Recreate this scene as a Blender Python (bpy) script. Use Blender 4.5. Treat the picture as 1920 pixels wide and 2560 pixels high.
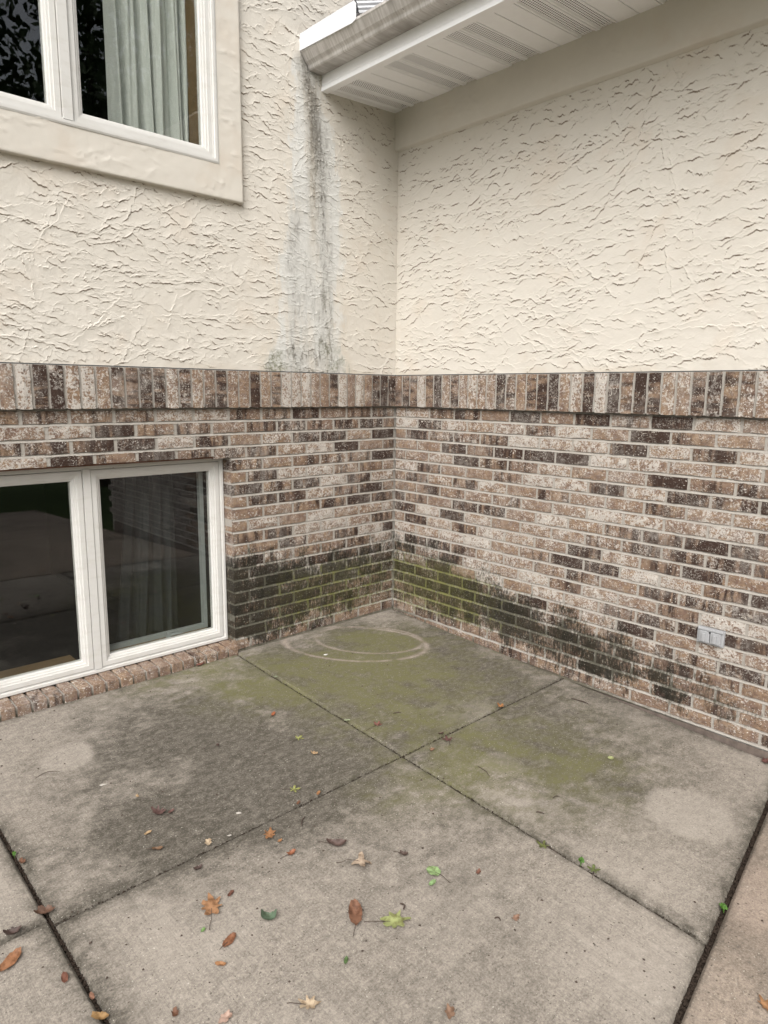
import bpy, bmesh, math, random
import numpy as np
from mathutils import Matrix, Vector, Euler

for o in list(bpy.data.objects):
    bpy.data.objects.remove(o)
SC = bpy.context.scene
COL = SC.collection
R = math.radians
rng = random.Random(7)

# ------------------------------------------------------------------ camera
CAMP = Vector((-3.1296, -3.2671, 1.4478))
YAW, PITCH, ROLL, FPX = 0.74948, -0.172302, 0.010735, 1728.23
cam = bpy.data.cameras.new('camera')
cam.sensor_fit = 'VERTICAL'
cam.sensor_height = 36.0
cam.lens = FPX / 2560 * 36.0
cam.clip_start = 0.05
cam.clip_end = 500
camo = bpy.data.objects.new('camera', cam)
COL.objects.link(camo)
_f = Vector((math.cos(PITCH) * math.sin(YAW), math.cos(PITCH) * math.cos(YAW), math.sin(PITCH)))
_r = _f.cross(Vector((0, 0, 1))).normalized()
_u = _r.cross(_f)
_r2 = _r * math.cos(ROLL) + _u * math.sin(ROLL)
_u2 = -_r * math.sin(ROLL) + _u * math.cos(ROLL)
camo.matrix_world = Matrix(((_r2.x, _u2.x, -_f.x, CAMP.x), (_r2.y, _u2.y, -_f.y, CAMP.y),
                            (_r2.z, _u2.z, -_f.z, CAMP.z), (0, 0, 0, 1)))
SC.camera = camo

# ------------------------------------------------------------------ sky, sun, exposure
SUN_DIR = Vector((-0.56, -0.42, 0.71)).normalized()      # towards the sun
world = bpy.data.worlds.new('World')
SC.world = world
world.use_nodes = True
wn = world.node_tree.nodes
wl = world.node_tree.links
sky = wn.new('ShaderNodeTexSky')
sky.sky_type = 'NISHITA'
sky.sun_disc = False
sky.sun_elevation = math.asin(SUN_DIR.z)
sky.sun_rotation = math.atan2(SUN_DIR.x, SUN_DIR.y)
sky.air_density = 1.0
sky.dust_density = 6.0
hs = wn.new('ShaderNodeHueSaturation')
hs.inputs['Saturation'].default_value = 0.25            # cloud cover: nearly colourless sky
wl.new(sky.outputs[0], hs.inputs['Color'])
wl.new(hs.outputs[0], wn['Background'].inputs['Color'])
wn['Background'].inputs['Strength'].default_value = 0.14
sun = bpy.data.lights.new('sun', 'SUN')
sun.energy = 1.4
sun.angle = R(60)
sun.color = (1.0, 0.98, 0.95)
suno = bpy.data.objects.new('sun', sun)
COL.objects.link(suno)
suno.rotation_euler = (-SUN_DIR).to_track_quat('-Z', 'Y').to_euler()
suno.location = (-6, -6, 9)
SC.view_settings.view_transform = 'Standard'
SC.view_settings.look = 'None'
SC.view_settings.exposure = 0.62
SC.view_settings.gamma = 1.0
SC.cycles.max_bounces = 6
SC.cycles.diffuse_bounces = 3
SC.cycles.glossy_bounces = 3
SC.cycles.transparent_max_bounces = 10

# ------------------------------------------------------------------ helpers: numpy noise
def vnoise(x, y, scale, seed):
    g = np.random.RandomState(seed).rand(256, 256)
    x = np.asarray(x) * scale + seed * 3.7
    y = np.asarray(y) * scale + seed * 1.9
    xi = np.floor(x).astype(int); yi = np.floor(y).astype(int)
    fx = x - xi; fy = y - yi
    fx = fx * fx * (3 - 2 * fx); fy = fy * fy * (3 - 2 * fy)
    a = g[xi & 255, yi & 255]; b = g[(xi + 1) & 255, yi & 255]
    c = g[xi & 255, (yi + 1) & 255]; d = g[(xi + 1) & 255, (yi + 1) & 255]
    return (a * (1 - fx) + b * fx) * (1 - fy) + (c * (1 - fx) + d * fx) * fy
def fbm(x, y, scale, seed, oct=4):
    t = 0; a = 1; s = 0
    for i in range(oct):
        t = t + a * vnoise(x, y, scale * 2 ** i, seed + i * 11)
        s += a; a *= 0.55
    return t / s
def sst(a, b, x):
    t = np.clip((x - a) / (b - a), 0, 1)
    return t * t * (3 - 2 * t)
def blob(x, y, cx, cy, a, b, ang=0.0):
    c, s = math.cos(ang), math.sin(ang)
    u = (x - cx) * c + (y - cy) * s; v = -(x - cx) * s + (y - cy) * c
    return np.exp(-(u / a) ** 2 - (v / b) ** 2)

# ------------------------------------------------------------------ helpers: materials
class NT:
    def __init__(self, name):
        self.m = bpy.data.materials.new(name)
        self.m.use_nodes = True
        self.t = self.m.node_tree
        self.n = self.t.nodes
        self.bsdf = self.n['Principled BSDF']
        self.out = self.n['Material Output']
    def new(self, typ, **kw):
        n = self.n.new(typ)
        for k, v in kw.items():
            setattr(n, k, v)
        return n
    def put(self, sock, v):
        if isinstance(v, bpy.types.NodeSocket):
            self.t.links.new(v, sock)
        elif isinstance(v, (tuple, list)) and sock.type == 'RGBA' and len(v) == 3:
            sock.default_value = (*v, 1)
        else:
            sock.default_value = v
    def math(self, op, a, b=0.0, c=0.0, clamp=False):
        n = self.new('ShaderNodeMath', operation=op, use_clamp=clamp)
        self.put(n.inputs[0], a); self.put(n.inputs[1], b); self.put(n.inputs[2], c)
        return n.outputs[0]
    def ss(self, x, a, b, lo=0.0, hi=1.0):
        n = self.new('ShaderNodeMapRange', interpolation_type='SMOOTHSTEP')
        self.put(n.inputs['Value'], x)
        self.put(n.inputs['From Min'], a); self.put(n.inputs['From Max'], b)
        self.put(n.inputs['To Min'], lo); self.put(n.inputs['To Max'], hi)
        return n.outputs[0]
    def mix(self, f, a, b, mode='MIX'):
        n = self.new('ShaderNodeMix', data_type='RGBA', blend_type=mode)
        self.put(n.inputs[0], f); self.put(n.inputs[6], a); self.put(n.inputs[7], b)
        return n.outputs[2]
    def noise(self, vec, scale, detail=3.0, rough=0.55, dist=0.0):
        n = self.new('ShaderNodeTexNoise')
        if vec is not None: self.put(n.inputs['Vector'], vec)
        self.put(n.inputs['Scale'], scale); self.put(n.inputs['Detail'], detail)
        self.put(n.inputs['Roughness'], rough); self.put(n.inputs['Distortion'], dist)
        return n.outputs[0]
    def vscale(self, vec, s):
        n = self.new('ShaderNodeVectorMath', operation='MULTIPLY')
        self.put(n.inputs[0], vec); n.inputs[1].default_value = s
        return n.outputs[0]
    def pos(self):
        return self.new('ShaderNodeNewGeometry').outputs['Position']
    def xyz(self, vec):
        n = self.new('ShaderNodeSeparateXYZ'); self.put(n.inputs[0], vec)
        return n.outputs
    def attr(self, name):
        return self.new('ShaderNodeAttribute', attribute_name=name).outputs['Fac']
    def curve(self, x, pts):
        n = self.new('ShaderNodeFloatCurve')
        c = n.mapping.curves[0]
        while len(c.points) > 2: c.points.remove(c.points[1])
        c.points[0].location = pts[0]; c.points[-1].location = pts[-1]
        for p in pts[1:-1]: c.points.new(*p)
        n.mapping.update()
        self.put(n.inputs['Value'], x)
        return n.outputs[0]
    def bump(self, height, strength=0.5, dist=0.002, prev=None):
        n = self.new('ShaderNodeBump')
        self.put(n.inputs['Height'], height)
        n.inputs['Strength'].default_value = strength; n.inputs['Distance'].default_value = dist
        if prev is not None: self.put(n.inputs['Normal'], prev)
        return n.outputs[0]
    def done(self, color, rough=0.8, normal=None, spec=0.3, metal=0.0):
        self.put(self.bsdf.inputs['Base Color'], color)
        self.put(self.bsdf.inputs['Roughness'], rough)
        self.put(self.bsdf.inputs['Specular IOR Level'], spec)
        self.put(self.bsdf.inputs['Metallic'], metal)
        if normal is not None: self.put(self.bsdf.inputs['Normal'], normal)
        return self.m

K_FALL = .046
def stain_nodes(t, side, jitter=None):
    """algae growth on the lower brickwork: returns (black, green) masks from wall coordinates"""
    p = t.pos(); X = t.xyz(p)
    s = t.math('MULTIPLY', X[0] if side == 'L' else X[1], -1.0)
    z = X[2]
    sn = t.math('MULTIPLY', s, 1 / 2.6, clamp=True)
    if side == 'L':
        top = t.curve(sn, [(0, .56), (.12, .54), (.25, .52), (.38, .56), (.47, .60), (.6, .60), (1, .5)])
        bot = t.curve(sn, [(0, .10), (.1, .08), (.2, .06), (.3, .02), (.47, .01), (1, .01)])
        amt = t.curve(sn, [(0, .62), (.1, .82), (.25, 1.0), (.47, 1.0), (.472, .12), (.6, .05), (1, .0)])
        ga = t.curve(sn, [(0, .75), (.15, .9), (.3, .8), (.42, .45), (.475, .25), (.48, .05), (1, 0)])
    else:
        top = t.curve(sn, [(0, .56), (.1, .54), (.2, .47), (.35, .40), (.5, .33), (.65, .27), (.8, .21), (1, .10)])
        bot = t.curve(sn, [(0, .06), (.15, .08), (.25, .05), (.4, .0), (.6, 0.0), (1, 0.0)])
        amt = t.curve(sn, [(0, .78), (.1, .82), (.2, .95), (.4, 1.0), (.55, 1.0), (.72, .85), (.85, .5), (1, .1)])
        ga = t.curve(sn, [(0, .85), (.08, 1.0), (.2, 1.0), (.3, .75), (.45, .45), (.6, .38), (.8, .25), (1, .0)])
    n1 = t.noise(p, 7, 4, .6)
    n2 = t.noise(t.vscale(p, (60, 60, 9)), 1.0, 3, .6)
    wob = t.math('ADD', t.math('MULTIPLY', t.math('SUBTRACT', n1, .5), .22), t.math('MULTIPLY', t.math('SUBTRACT', n2, .5), .16))
    up = t.ss(t.math('ADD', t.math('SUBTRACT', top, z), wob), -.10, .19)
    dn = t.ss(t.math('ADD', t.math('SUBTRACT', z, bot), wob), -.08, .09)
    fine = t.noise(t.vscale(p, (85, 85, 30)), 1.0, 3, .7)
    m0 = t.math('MULTIPLY', t.math('MULTIPLY', up, dn), amt)
    rag = t.math('ADD', t.math('MULTIPLY', t.math('SUBTRACT', fine, .5), 1.7), t.math('MULTIPLY', t.math('SUBTRACT', n1, .5), 1.2))
    if jitter is not None: rag = t.math('ADD', rag, jitter)
    black = t.ss(t.math('ADD', t.math('MULTIPLY', m0, .80), rag), .16, .84)
    black = t.math('MULTIPLY', black, t.ss(m0, .02, .25))
    gz = t.math('MULTIPLY', t.ss(z, .52, .34), t.ss(z, -.02, .10, .4, 1.0))
    g0 = t.math('MULTIPLY', gz, ga)
    n3 = t.noise(p, 16, 4, .7)
    n4 = t.noise(t.vscale(p, (70, 70, 45)), 1.0, 3, .7)
    green = t.ss(t.math('ADD', g0, t.math('ADD', t.math('MULTIPLY', t.math('SUBTRACT', n3, .5), 1.2), t.math('MULTIPLY', t.math('SUBTRACT', n4, .5), 1.2))), .50, 1.15)
    green = t.math('MULTIPLY', green, t.ss(g0, .05, .3))
    return black, green

def chalk(t, col, amt):
    p = t.pos()
    a = t.noise(p, 4.2, 3, .6); b = t.noise(t.vscale(p, (34, 34, 22)), 1.0, 4, .7)
    m = t.math('MULTIPLY', t.ss(a, .44, .66), t.ss(b, .36, .66))
    return t.mix(t.math('MULTIPLY', m, amt), col, (.47, .44, .40))
def brick_mat(name, side):
    t = NT(name)
    oi = t.new('ShaderNodeObjectInfo')
    oc = t.new('ShaderNodeSeparateColor'); t.put(oc.inputs[0], oi.outputs['Color'])
    W, D, H = oc.outputs[0], oc.outputs[1], oc.outputs[2]
    rnd = oi.outputs['Random']
    cv = t.new('ShaderNodeCombineXYZ')
    t.put(cv.inputs[0], t.math('MULTIPLY', rnd, 37.0)); t.put(cv.inputs[1], t.math('MULTIPLY', rnd, 91.0)); t.put(cv.inputs[2], t.math('MULTIPLY', rnd, 53.0))
    va = t.new('ShaderNodeVectorMath', operation='ADD')
    t.put(va.inputs[0], t.new('ShaderNodeTexCoord').outputs['Object']); t.put(va.inputs[1], cv.outputs[0])
    vs_ = t.new('ShaderNodeVectorMath', operation='SCALE'); t.put(vs_.inputs[0], va.outputs[0])
    t.put(vs_.inputs['Scale'], t.math('MULTIPLY_ADD', t.math('FRACT', t.math('MULTIPLY', rnd, 7.7)), .65, .62))
    v = vs_.outputs[0]
    smudge = t.noise(t.vscale(v, (27, 10, 5)), 1.0, 3, .6, .6)
    blot = t.noise(v, 38, 3, .6)
    body = t.mix(H, (.215, .148, .105), (.260, .178, .116))
    body = t.mix(t.ss(blot, .35, .7), body, (.150, .098, .075))
    dfac = t.ss(t.math('ADD', t.math('MULTIPLY', D, .68), t.math('MULTIPLY', t.math('SUBTRACT', smudge, .5), 1.5)), .28, .62)
    dfac = t.math('MULTIPLY', dfac, t.ss(D, .05, .5))
    col = t.mix(dfac, body, (.042, .025, .019))
    fine = t.noise(v, 125, 3, .75)
    mid = t.noise(t.vscale(v, (24, 24, 30)), 1.0, 3, .65)
    comb = t.math('ADD', t.math('MULTIPLY', fine, .62), t.math('MULTIPLY', mid, .38))
    th = t.math('SUBTRACT', .605, t.math('MULTIPLY', W, .16))
    wf = t.ss(t.math('SUBTRACT', comb, th), -.04, .05)
    wf = t.math('MULTIPLY', wf, t.math('SUBTRACT', 1.0, t.math('MULTIPLY', dfac, .55)))
    col = t.mix(t.math('MULTIPLY', wf, .9), col, (.470, .438, .398))
    sp = t.noise(v, 165, 2, .6)
    sf = t.ss(sp, .62, .68)
    sf = t.math('MULTIPLY', sf, t.ss(t.noise(v, 22, 2, .5), .36, .56))
    col = t.mix(t.math('MULTIPLY', sf, .85), col, (.68, .64, .58))
    pit = t.ss(t.noise(v, 170, 2, .6), .39, .33)
    col = t.mix(t.math('MULTIPLY', pit, .6), col, (.05, .035, .028))
    cr = t.noise(t.vscale(v, (13, 13, 30)), 1.0, 2, .5, 1.6)
    crease = t.ss(t.math('ABSOLUTE', t.math('SUBTRACT', cr, .5)), .016, .004)
    crease = t.math('MULTIPLY', crease, t.ss(t.noise(v, 14, 1, .5), .48, .60))
    col = t.mix(t.math('MULTIPLY', crease, .45), col, (.62, .56, .48))
    col = chalk(t, col, .28)
    if side:
        black, green = stain_nodes(t, side, t.math('MULTIPLY_ADD', t.math('FRACT', t.math('MULTIPLY', rnd, 17.3)), .24, -.12))
        col = t.mix(t.math('MULTIPLY', black, .92), col, (.017, .016, .011))
        gm = t.math('MULTIPLY', green, t.ss(comb, .38, .58, .3, 1.0))
        col = t.mix(t.math('MULTIPLY', gm, .30 if side == 'L' else .38), col, (.105, .10, .022))
        sf2 = t.math('MULTIPLY', t.ss(sp, .66, .70), t.math('MULTIPLY', black, .5))
        col = t.mix(sf2, col, (.42, .40, .30))
    hgt = t.math('ADD', t.math('MULTIPLY', comb, 1.0), t.math('MULTIPLY', crease, .25))
    hgt = t.math('SUBTRACT', hgt, t.math('MULTIPLY', pit, .35))
    return t.done(col, .9, t.bump(hgt, .9, .004), .2)

def mortar_mat(name, side):
    t = NT(name)
    p = t.pos()
    n = t.noise(p, 120, 4, .7)
    n2 = t.noise(p, 5, 3, .6)
    col = t.mix(n, (.25, .232, .208), (.46, .43, .385))
    col = t.mix(t.math('MULTIPLY', t.ss(n2, .4, .7), .4), col, (.28, .25, .215))
    if side:
        X_ = t.xyz(p)
        hgt_ = t.math('SUBTRACT', X_[2], t.math('MULTIPLY', X_[1], K_FALL))
        soil = t.math('MULTIPLY', t.ss(t.math('MULTIPLY_ADD', t.noise(p, 22, 4, .7), .05, hgt_), .052, .020), .85)
        black, green = stain_nodes(t, side)
        col = t.mix(soil, col, (.075, .066, .042))
        col = t.mix(t.math('MULTIPLY', black, .88), col, (.048, .046, .030))
        col = t.mix(t.math('MULTIPLY', green, .75), col, (.155, .155, .045))
    return t.done(col, .95, t.bump(n, .8, .004), .15)

def stucco_mat():
    t = NT('stucco')
    p = t.pos()
    big = t.noise(p, 1.6, 3, .5)
    midn = t.noise(p, 14, 4, .6)
    fine = t.noise(p, 330, 3, .65)
    col = t.mix(big, (.556, .520, .460), (.600, .567, .510))
    col = t.mix(t.math('MULTIPLY', t.ss(midn, .45, .75), .25), col, (.65, .61, .55))
    col = t.mix(t.math('MULTIPLY', t.ss(t.noise(p, 3.3, 4, .65), .50, .72), .30), col, (.52, .43, .34))
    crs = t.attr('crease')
    col = t.mix(t.math('MULTIPLY', crs, .88), col, (.16, .118, .08))  # brown dirt plus painted-in shade along the undersides of the trowel lips
    w = t.attr('wash'); d = t.attr('grime'); g = t.attr('algae'); b = t.attr('tan')
    streak = t.noise(t.vscale(p, (26, 26, 3.5)), 1.0, 4, .65)
    grain = t.noise(p, 75, 4, .7)
    col = t.mix(t.math('MULTIPLY', w, .95, clamp=True), col, t.mix(streak, (.50, .50, .475), (.66, .655, .63)))
    gm = t.math('MULTIPLY', d, t.ss(t.math('ADD', t.math('MULTIPLY', streak, .5), t.math('MULTIPLY', grain, .5)), .34, .58, .22, 1.0))
    col = t.mix(t.math('MULTIPLY', b, .55), col, (.42, .33, .21))
    col = t.mix(t.math('MULTIPLY', gm, .85), col, (.095, .085, .068))
    col = t.mix(t.math('MULTIPLY', g, t.ss(grain, .38, .62, .1, .75)), col, (.12, .125, .06))
    return t.done(col, .85, t.bump(t.math('ADD', fine, t.math('MULTIPLY', midn, .5)), .5, .0018), .25)

def concrete_mat(name, tint=(1, 1, 1), coarse=False):
    t = NT(name)
    p = t.pos()
    n1 = t.noise(p, 2.2, 5, .62)
    n2 = t.noise(t.vscale(p, (30, 46, 40)), 1.0, 5, .72)
    fine = t.noise(p, 150, 3, .8)
    broom = t.noise(t.vscale(p, (190, 5, 5)), 1.0, 3, .6)
    A = tuple(a * b for a, b in zip((.125, .108, .092), tint))
    B = tuple(a * b for a, b in zip((.358, .318, .270), tint))
    C = tuple(a * b for a, b in zip((.37, .33, .285), tint))
    col = t.mix(t.ss(t.math('ADD', t.math('MULTIPLY', n2, .40), t.math('MULTIPLY', fine, .60)), .28, .68), A, B)
    col = t.mix(t.math('MULTIPLY', t.ss(n1, .42, .70), .45), col, C)
    col = t.mix(t.math('MULTIPLY', t.ss(broom, .50, .36), .22), col, (.13, .115, .10))
    dk = t.attr('dark'); gr = t.attr('green'); pl = t.attr('pale'); ru = t.attr('rust')
    patch = t.math('ADD', t.math('MULTIPLY', n2, .55), t.math('MULTIPLY', fine, .45))
    col = t.mix(t.math('MULTIPLY', dk, t.ss(patch, .64, .38, .60, 1.0)), col, (.062, .055, .043))
    col = t.mix(t.math('MULTIPLY', gr, t.ss(patch, .64, .38, .35, .95)), col, (.132, .127, .055))
    col = t.mix(t.math('MULTIPLY', pl, .5), col, t.mix(fine, (.31, .275, .235), (.44, .40, .35)))
    col = t.mix(t.math('MULTIPLY', ru, .6), col, (.36, .27, .22))
    spk = t.ss(t.noise(p, 170, 2, .5), .68, .73)
    col = t.mix(t.math('MULTIPLY', spk, .55), col, (.58, .55, .48))
    pit = t.ss(t.noise(p, 120, 2, .5), .33, .28)
    col = t.mix(t.math('MULTIPLY', pit, .75), col, (.06, .05, .04))
    h = t.math('ADD', t.math('MULTIPLY', fine, .6), t.math('MULTIPLY', broom, .7 if not coarse else .1))
    h = t.math('SUBTRACT', h, t.math('MULTIPLY', pit, .8))
    return t.done(col, .88, t.bump(h, .8 if coarse else .55, .004 if coarse else .0025), .25)

def plain_mat(name, c, rough=.6, var=.12, nscale=40, bump=.1, spec=.4, metal=0.0):
    t = NT(name)
    p = t.pos()
    n = t.noise(p, nscale, 4, .6)
    a = tuple(x * (1 - var) for x in c); b = tuple(min(1, x * (1 + var)) for x in c)
    col = t.mix(n, a, b)
    return t.done(col, rough, t.bump(n, bump, .002), spec, metal)

def vinyl_mat():
    t = NT('white_vinyl')
    p = t.pos()
    n = t.noise(t.vscale(p, (9, 9, 30)), 1.0, 4, .65)
    col = t.mix(t.ss(n, .45, .8), (.585, .575, .55), (.53, .515, .48))
    spot = t.ss(t.noise(p, 40, 2, .5), .76, .80)
    col = t.mix(t.math('MULTIPLY', spot, .6), col, (.25, .21, .17))
    return t.done(col, .42, t.bump(n, .05, .001), .4)

def gutter_mat():
    t = NT('weathered_gutter')
    p = t.pos(); X = t.xyz(p)
    st = t.noise(t.vscale(p, (6, 70, 6)), 1.0, 4, .7)
    big = t.noise(t.vscale(p, (3, 4, 3)), 1.0, 3, .6)
    col = t.mix(t.ss(st, .2, .8), (.36, .335, .305), (.64, .62, .60))
    col = t.mix(t.ss(big, .48, .72), col, (.27, .245, .22))
    sp = t.ss(t.noise(p, 60, 2, .5), .72, .76)
    col = t.mix(t.math('MULTIPLY', sp, .8), col, (.05, .045, .04))
    return t.done(col, .38, t.bump(st, .08, .001), .5, .15)

def glass_mat():
    t = NT('window_glass')
    tr = t.new('ShaderNodeBsdfTransparent'); tr.inputs[0].default_value = (.94, .95, .94, 1)
    gl = t.new('ShaderNodeBsdfGlossy'); gl.inputs['Roughness'].default_value = 0.0
    gl.inputs[0].default_value = (.95, .97, 1, 1)
    p = t.pos()
    wv = t.noise(p, 2.2, 2, .5)
    b = t.bump(wv, .006, .01)
    t.put(gl.inputs['Normal'], b)
    ge_ = t.new('ShaderNodeNewGeometry')
    dt = t.new('ShaderNodeVectorMath', operation='DOT_PRODUCT')
    t.put(dt.inputs[0], ge_.outputs['Normal']); t.put(dt.inputs[1], ge_.outputs['Incoming'])
    om = t.math('SUBTRACT', 1.0, t.math('ABSOLUTE', dt.outputs['Value']), clamp=True)
    frs = t.math('MULTIPLY_ADD', t.math('POWER', om, 5.0), .9, .048)
    mx = t.new('ShaderNodeMixShader')
    t.put(mx.inputs[0], frs); t.put(mx.inputs[1], tr.outputs[0]); t.put(mx.inputs[2], gl.outputs[0])
    t.put(t.out.inputs[0], mx.outputs[0])
    return t.m

def vent_mat():
    t = NT('perforated_vent')
    p = t.pos(); X = t.xyz(p)
    pitch = .0125
    u = t.math('DIVIDE', X[0], pitch); v = t.math('DIVIDE', X[1], pitch)
    row = t.math('FLOOR', v)
    u2 = t.math('ADD', u, t.math('MULTIPLY', row, .5))
    fu = t.math('SUBTRACT', t.math('FRACT', u2), .5); fv = t.math('SUBTRACT', t.math('FRACT', v), .5)
    r2 = t.math('ADD', t.math('MULTIPLY', fu, fu), t.math('MULTIPLY', fv, fv))
    hole = t.math('LESS_THAN', r2, .085)
    t.put(t.bsdf.inputs['Base Color'], (.84, .84, .85)); t.bsdf.inputs['Roughness'].default_value = .45
    tr = t.new('ShaderNodeBsdfTransparent')
    mx = t.new('ShaderNodeMixShader')
    t.put(mx.inputs[0], hole); t.put(mx.inputs[1], t.bsdf.outputs[0]); t.put(mx.inputs[2], tr.outputs[0])
    t.put(t.out.inputs[0], mx.outputs[0])
    return t.m

def cloth_mat(name, c):
    t = NT(name)
    p = t.pos()
    wv = t.noise(t.vscale(p, (420, 420, 90)), 1.0, 2, .6)
    wv2 = t.noise(t.vscale(p, (60, 60, 500)), 1.0, 2, .6)
    n = t.math('ADD', t.math('MULTIPLY', wv, .5), t.math('MULTIPLY', wv2, .5))
    col = t.mix(n, tuple(x * .75 for x in c), tuple(x * 1.2 for x in c))
    return t.done(col, .95, None, .1)

def leaf_mat():
    t = NT('dry_leaf')
    oi = t.new('ShaderNodeObjectInfo')
    v = t.new('ShaderNodeTexCoord').outputs['Object']
    n = t.noise(v, 60, 4, .6)
    n2 = t.noise(v, 220, 2, .6)
    dark = t.mix(1.0, oi.outputs['Color'], (.50, .45, .40), 'MULTIPLY')
    col = t.mix(t.ss(n, .42, .72), oi.outputs['Color'], dark)
    sp = t.ss(n2, .70, .76)
    col = t.mix(t.math('MULTIPLY', sp, .7), col, (.06, .03, .015))
    t.put(t.bsdf.inputs['Base Color'], col)
    return t.done(col, .6, t.bump(n, .3, .003), .35)

M = {
    'brickL': brick_mat('brick_left', 'L'), 'brickR': brick_mat('brick_right', 'R'), 'brickS': brick_mat('brick_clean', None),
    'mortL': mortar_mat('mortar_left', 'L'), 'mortR': mortar_mat('mortar_right', 'R'),
    'stucco': stucco_mat(), 'vinyl': vinyl_mat(), 'gutter': gutter_mat(), 'glass': glass_mat(), 'vent': vent_mat(),
    'conc': concrete_mat('patio_concrete'), 'conc2': concrete_mat('exposed_concrete', (1.02, .95, .90), True),
    'alum': plain_mat('white_aluminium', (.84, .84, .85), .42, .05, 20, .03),
    'newalum': plain_mat('new_white_aluminium', (.66, .67, .69), .35, .02, 10, .02),
    'wood': plain_mat('stained_wood', (.13, .085, .04), .5, .3, 30, .1),
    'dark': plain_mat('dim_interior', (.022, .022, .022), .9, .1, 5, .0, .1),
    'soil': plain_mat('joint_soil', (.035, .026, .02), .95, .5, 130, 1.0, .1),
    'ledge': plain_mat('weathered_footing', (.11, .088, .075), .9, .7, 26, 1.0, .2),
    'grey': plain_mat('grey_outlet_plastic', (.33, .335, .345), .4, .06, 30, .05),
    'black': plain_mat('black_gap', (.01, .01, .01), .8, .1, 20, .0),
    'rust': plain_mat('rusty_steel', (.12, .06, .04), .8, .5, 40, .3),
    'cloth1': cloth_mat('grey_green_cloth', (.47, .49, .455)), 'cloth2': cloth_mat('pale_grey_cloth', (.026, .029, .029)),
    'leaf': leaf_mat(), 'roof': plain_mat('roof_shingle', (.09, .08, .075), .95, .4, 60, .6, .1),
    'grass': plain_mat('lawn_grass', (.06, .085, .03), .95, .5, 8, .5, .1),
    'bark': plain_mat('tree_bark', (.08, .06, .045), .95, .4, 14, .6, .1),
    'foliage': plain_mat('tree_foliage', (.045, .075, .022), .6, .5, 3, .0, .3),
    'weed': plain_mat('weed_leaf', (.06, .14, .02), .55, .25, 60, .1, .3),
    'white': plain_mat('white_chip', (.55, .54, .50), .8, .1, 40, .2),
    'pebble': plain_mat('pale_pebble', (.40, .37, .33), .8, .2, 40, .3),
    'twig': plain_mat('dark_twig', (.06, .042, .033), .9, .3, 60, .3),
    'seal': plain_mat('pale_screen_frame', (.24, .26, .25), .5, .1, 30, .0),
}

# ------------------------------------------------------------------ helpers: meshes / objects
def link(name, me, mat=None, parent=None, loc=None):
    o = bpy.data.objects.new(name, me)
    COL.objects.link(o)
    if mat is not None and me is not None and not me.materials: me.materials.append(mat)
    if parent is not None: o.parent = parent
    if loc is not None: o.location = loc
    return o
def tag(o, label=None, cat=None, group=None, kind=None):
    if label: o['label'] = label
    if cat: o['category'] = cat
    if group: o['group'] = group
    if kind: o['kind'] = kind
    return o
def empty(name, loc=(0, 0, 0), parent=None):
    o = bpy.data.objects.new(name, None); COL.objects.link(o); o.location = loc
    o.empty_display_size = .1
    if parent is not None: o.parent = parent
    return o
class MB:
    def __init__(self): self.v = []; self.f = []
    def box(self, x0, x1, y0, y1, z0, z1):
        b = len(self.v)
        self.v += [(x, y, z) for z in (z0, z1) for y in (y0, y1) for x in (x0, x1)]
        self.f += [tuple(b + i for i in q) for q in ((0, 2, 3, 1), (4, 5, 7, 6), (0, 1, 5, 4), (2, 6, 7, 3), (0, 4, 6, 2), (1, 3, 7, 5))]
        return self
    def prism(self, prof, y0, y1, closed=True):
        """profile in (x,z) extruded along y"""
        b = len(self.v); n = len(prof)
        self.v += [(x, y0, z) for x, z in prof] + [(x, y1, z) for x, z in prof]
        for i in range(n if closed else n - 1):
            j = (i + 1) % n
            self.f.append((b + i, b + j, b + n + j, b + n + i))
        if closed:
            self.f.append(tuple(b + i for i in range(n))[::-1]); self.f.append(tuple(b + n + i for i in range(n)))
        return self
    def frame(self, x0, x1, z0, z1, prof):
        """mitred picture frame: prof is a list of (inset, y) from the outer back edge to the inner one"""
        b = len(self.v)
        for ins, y in prof:
            self.v += [(x0 + ins, y, z0 + ins), (x1 - ins, y, z0 + ins), (x1 - ins, y, z1 - ins), (x0 + ins, y, z1 - ins)]
        for k in range(len(prof) - 1):
            for i in range(4):
                j = (i + 1) % 4
                self.f.append((b + 4 * k + i, b + 4 * k + j, b + 4 * (k + 1) + j, b + 4 * (k + 1) + i))
        return self
    def mesh(self, name, smooth=False):
        me = bpy.data.meshes.new(name)
        me.from_pydata(self.v, [], self.f)
        me.validate()
        bm = bmesh.new(); bm.from_mesh(me)
        bmesh.ops.recalc_face_normals(bm, faces=bm.faces)
        bm.to_mesh(me); bm.free()
        if smooth: me.polygons.foreach_set('use_smooth', [True] * len(me.polygons))
        return me
def build(name, mb, mat, parent=None, smooth=False, bevel=0.0):
    o = link(name, mb.mesh(name, smooth), mat, parent)
    if bevel:
        m = o.modifiers.new('bevel', 'BEVEL'); m.width = bevel; m.segments = 2; m.limit_method = 'ANGLE'
    return o
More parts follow.
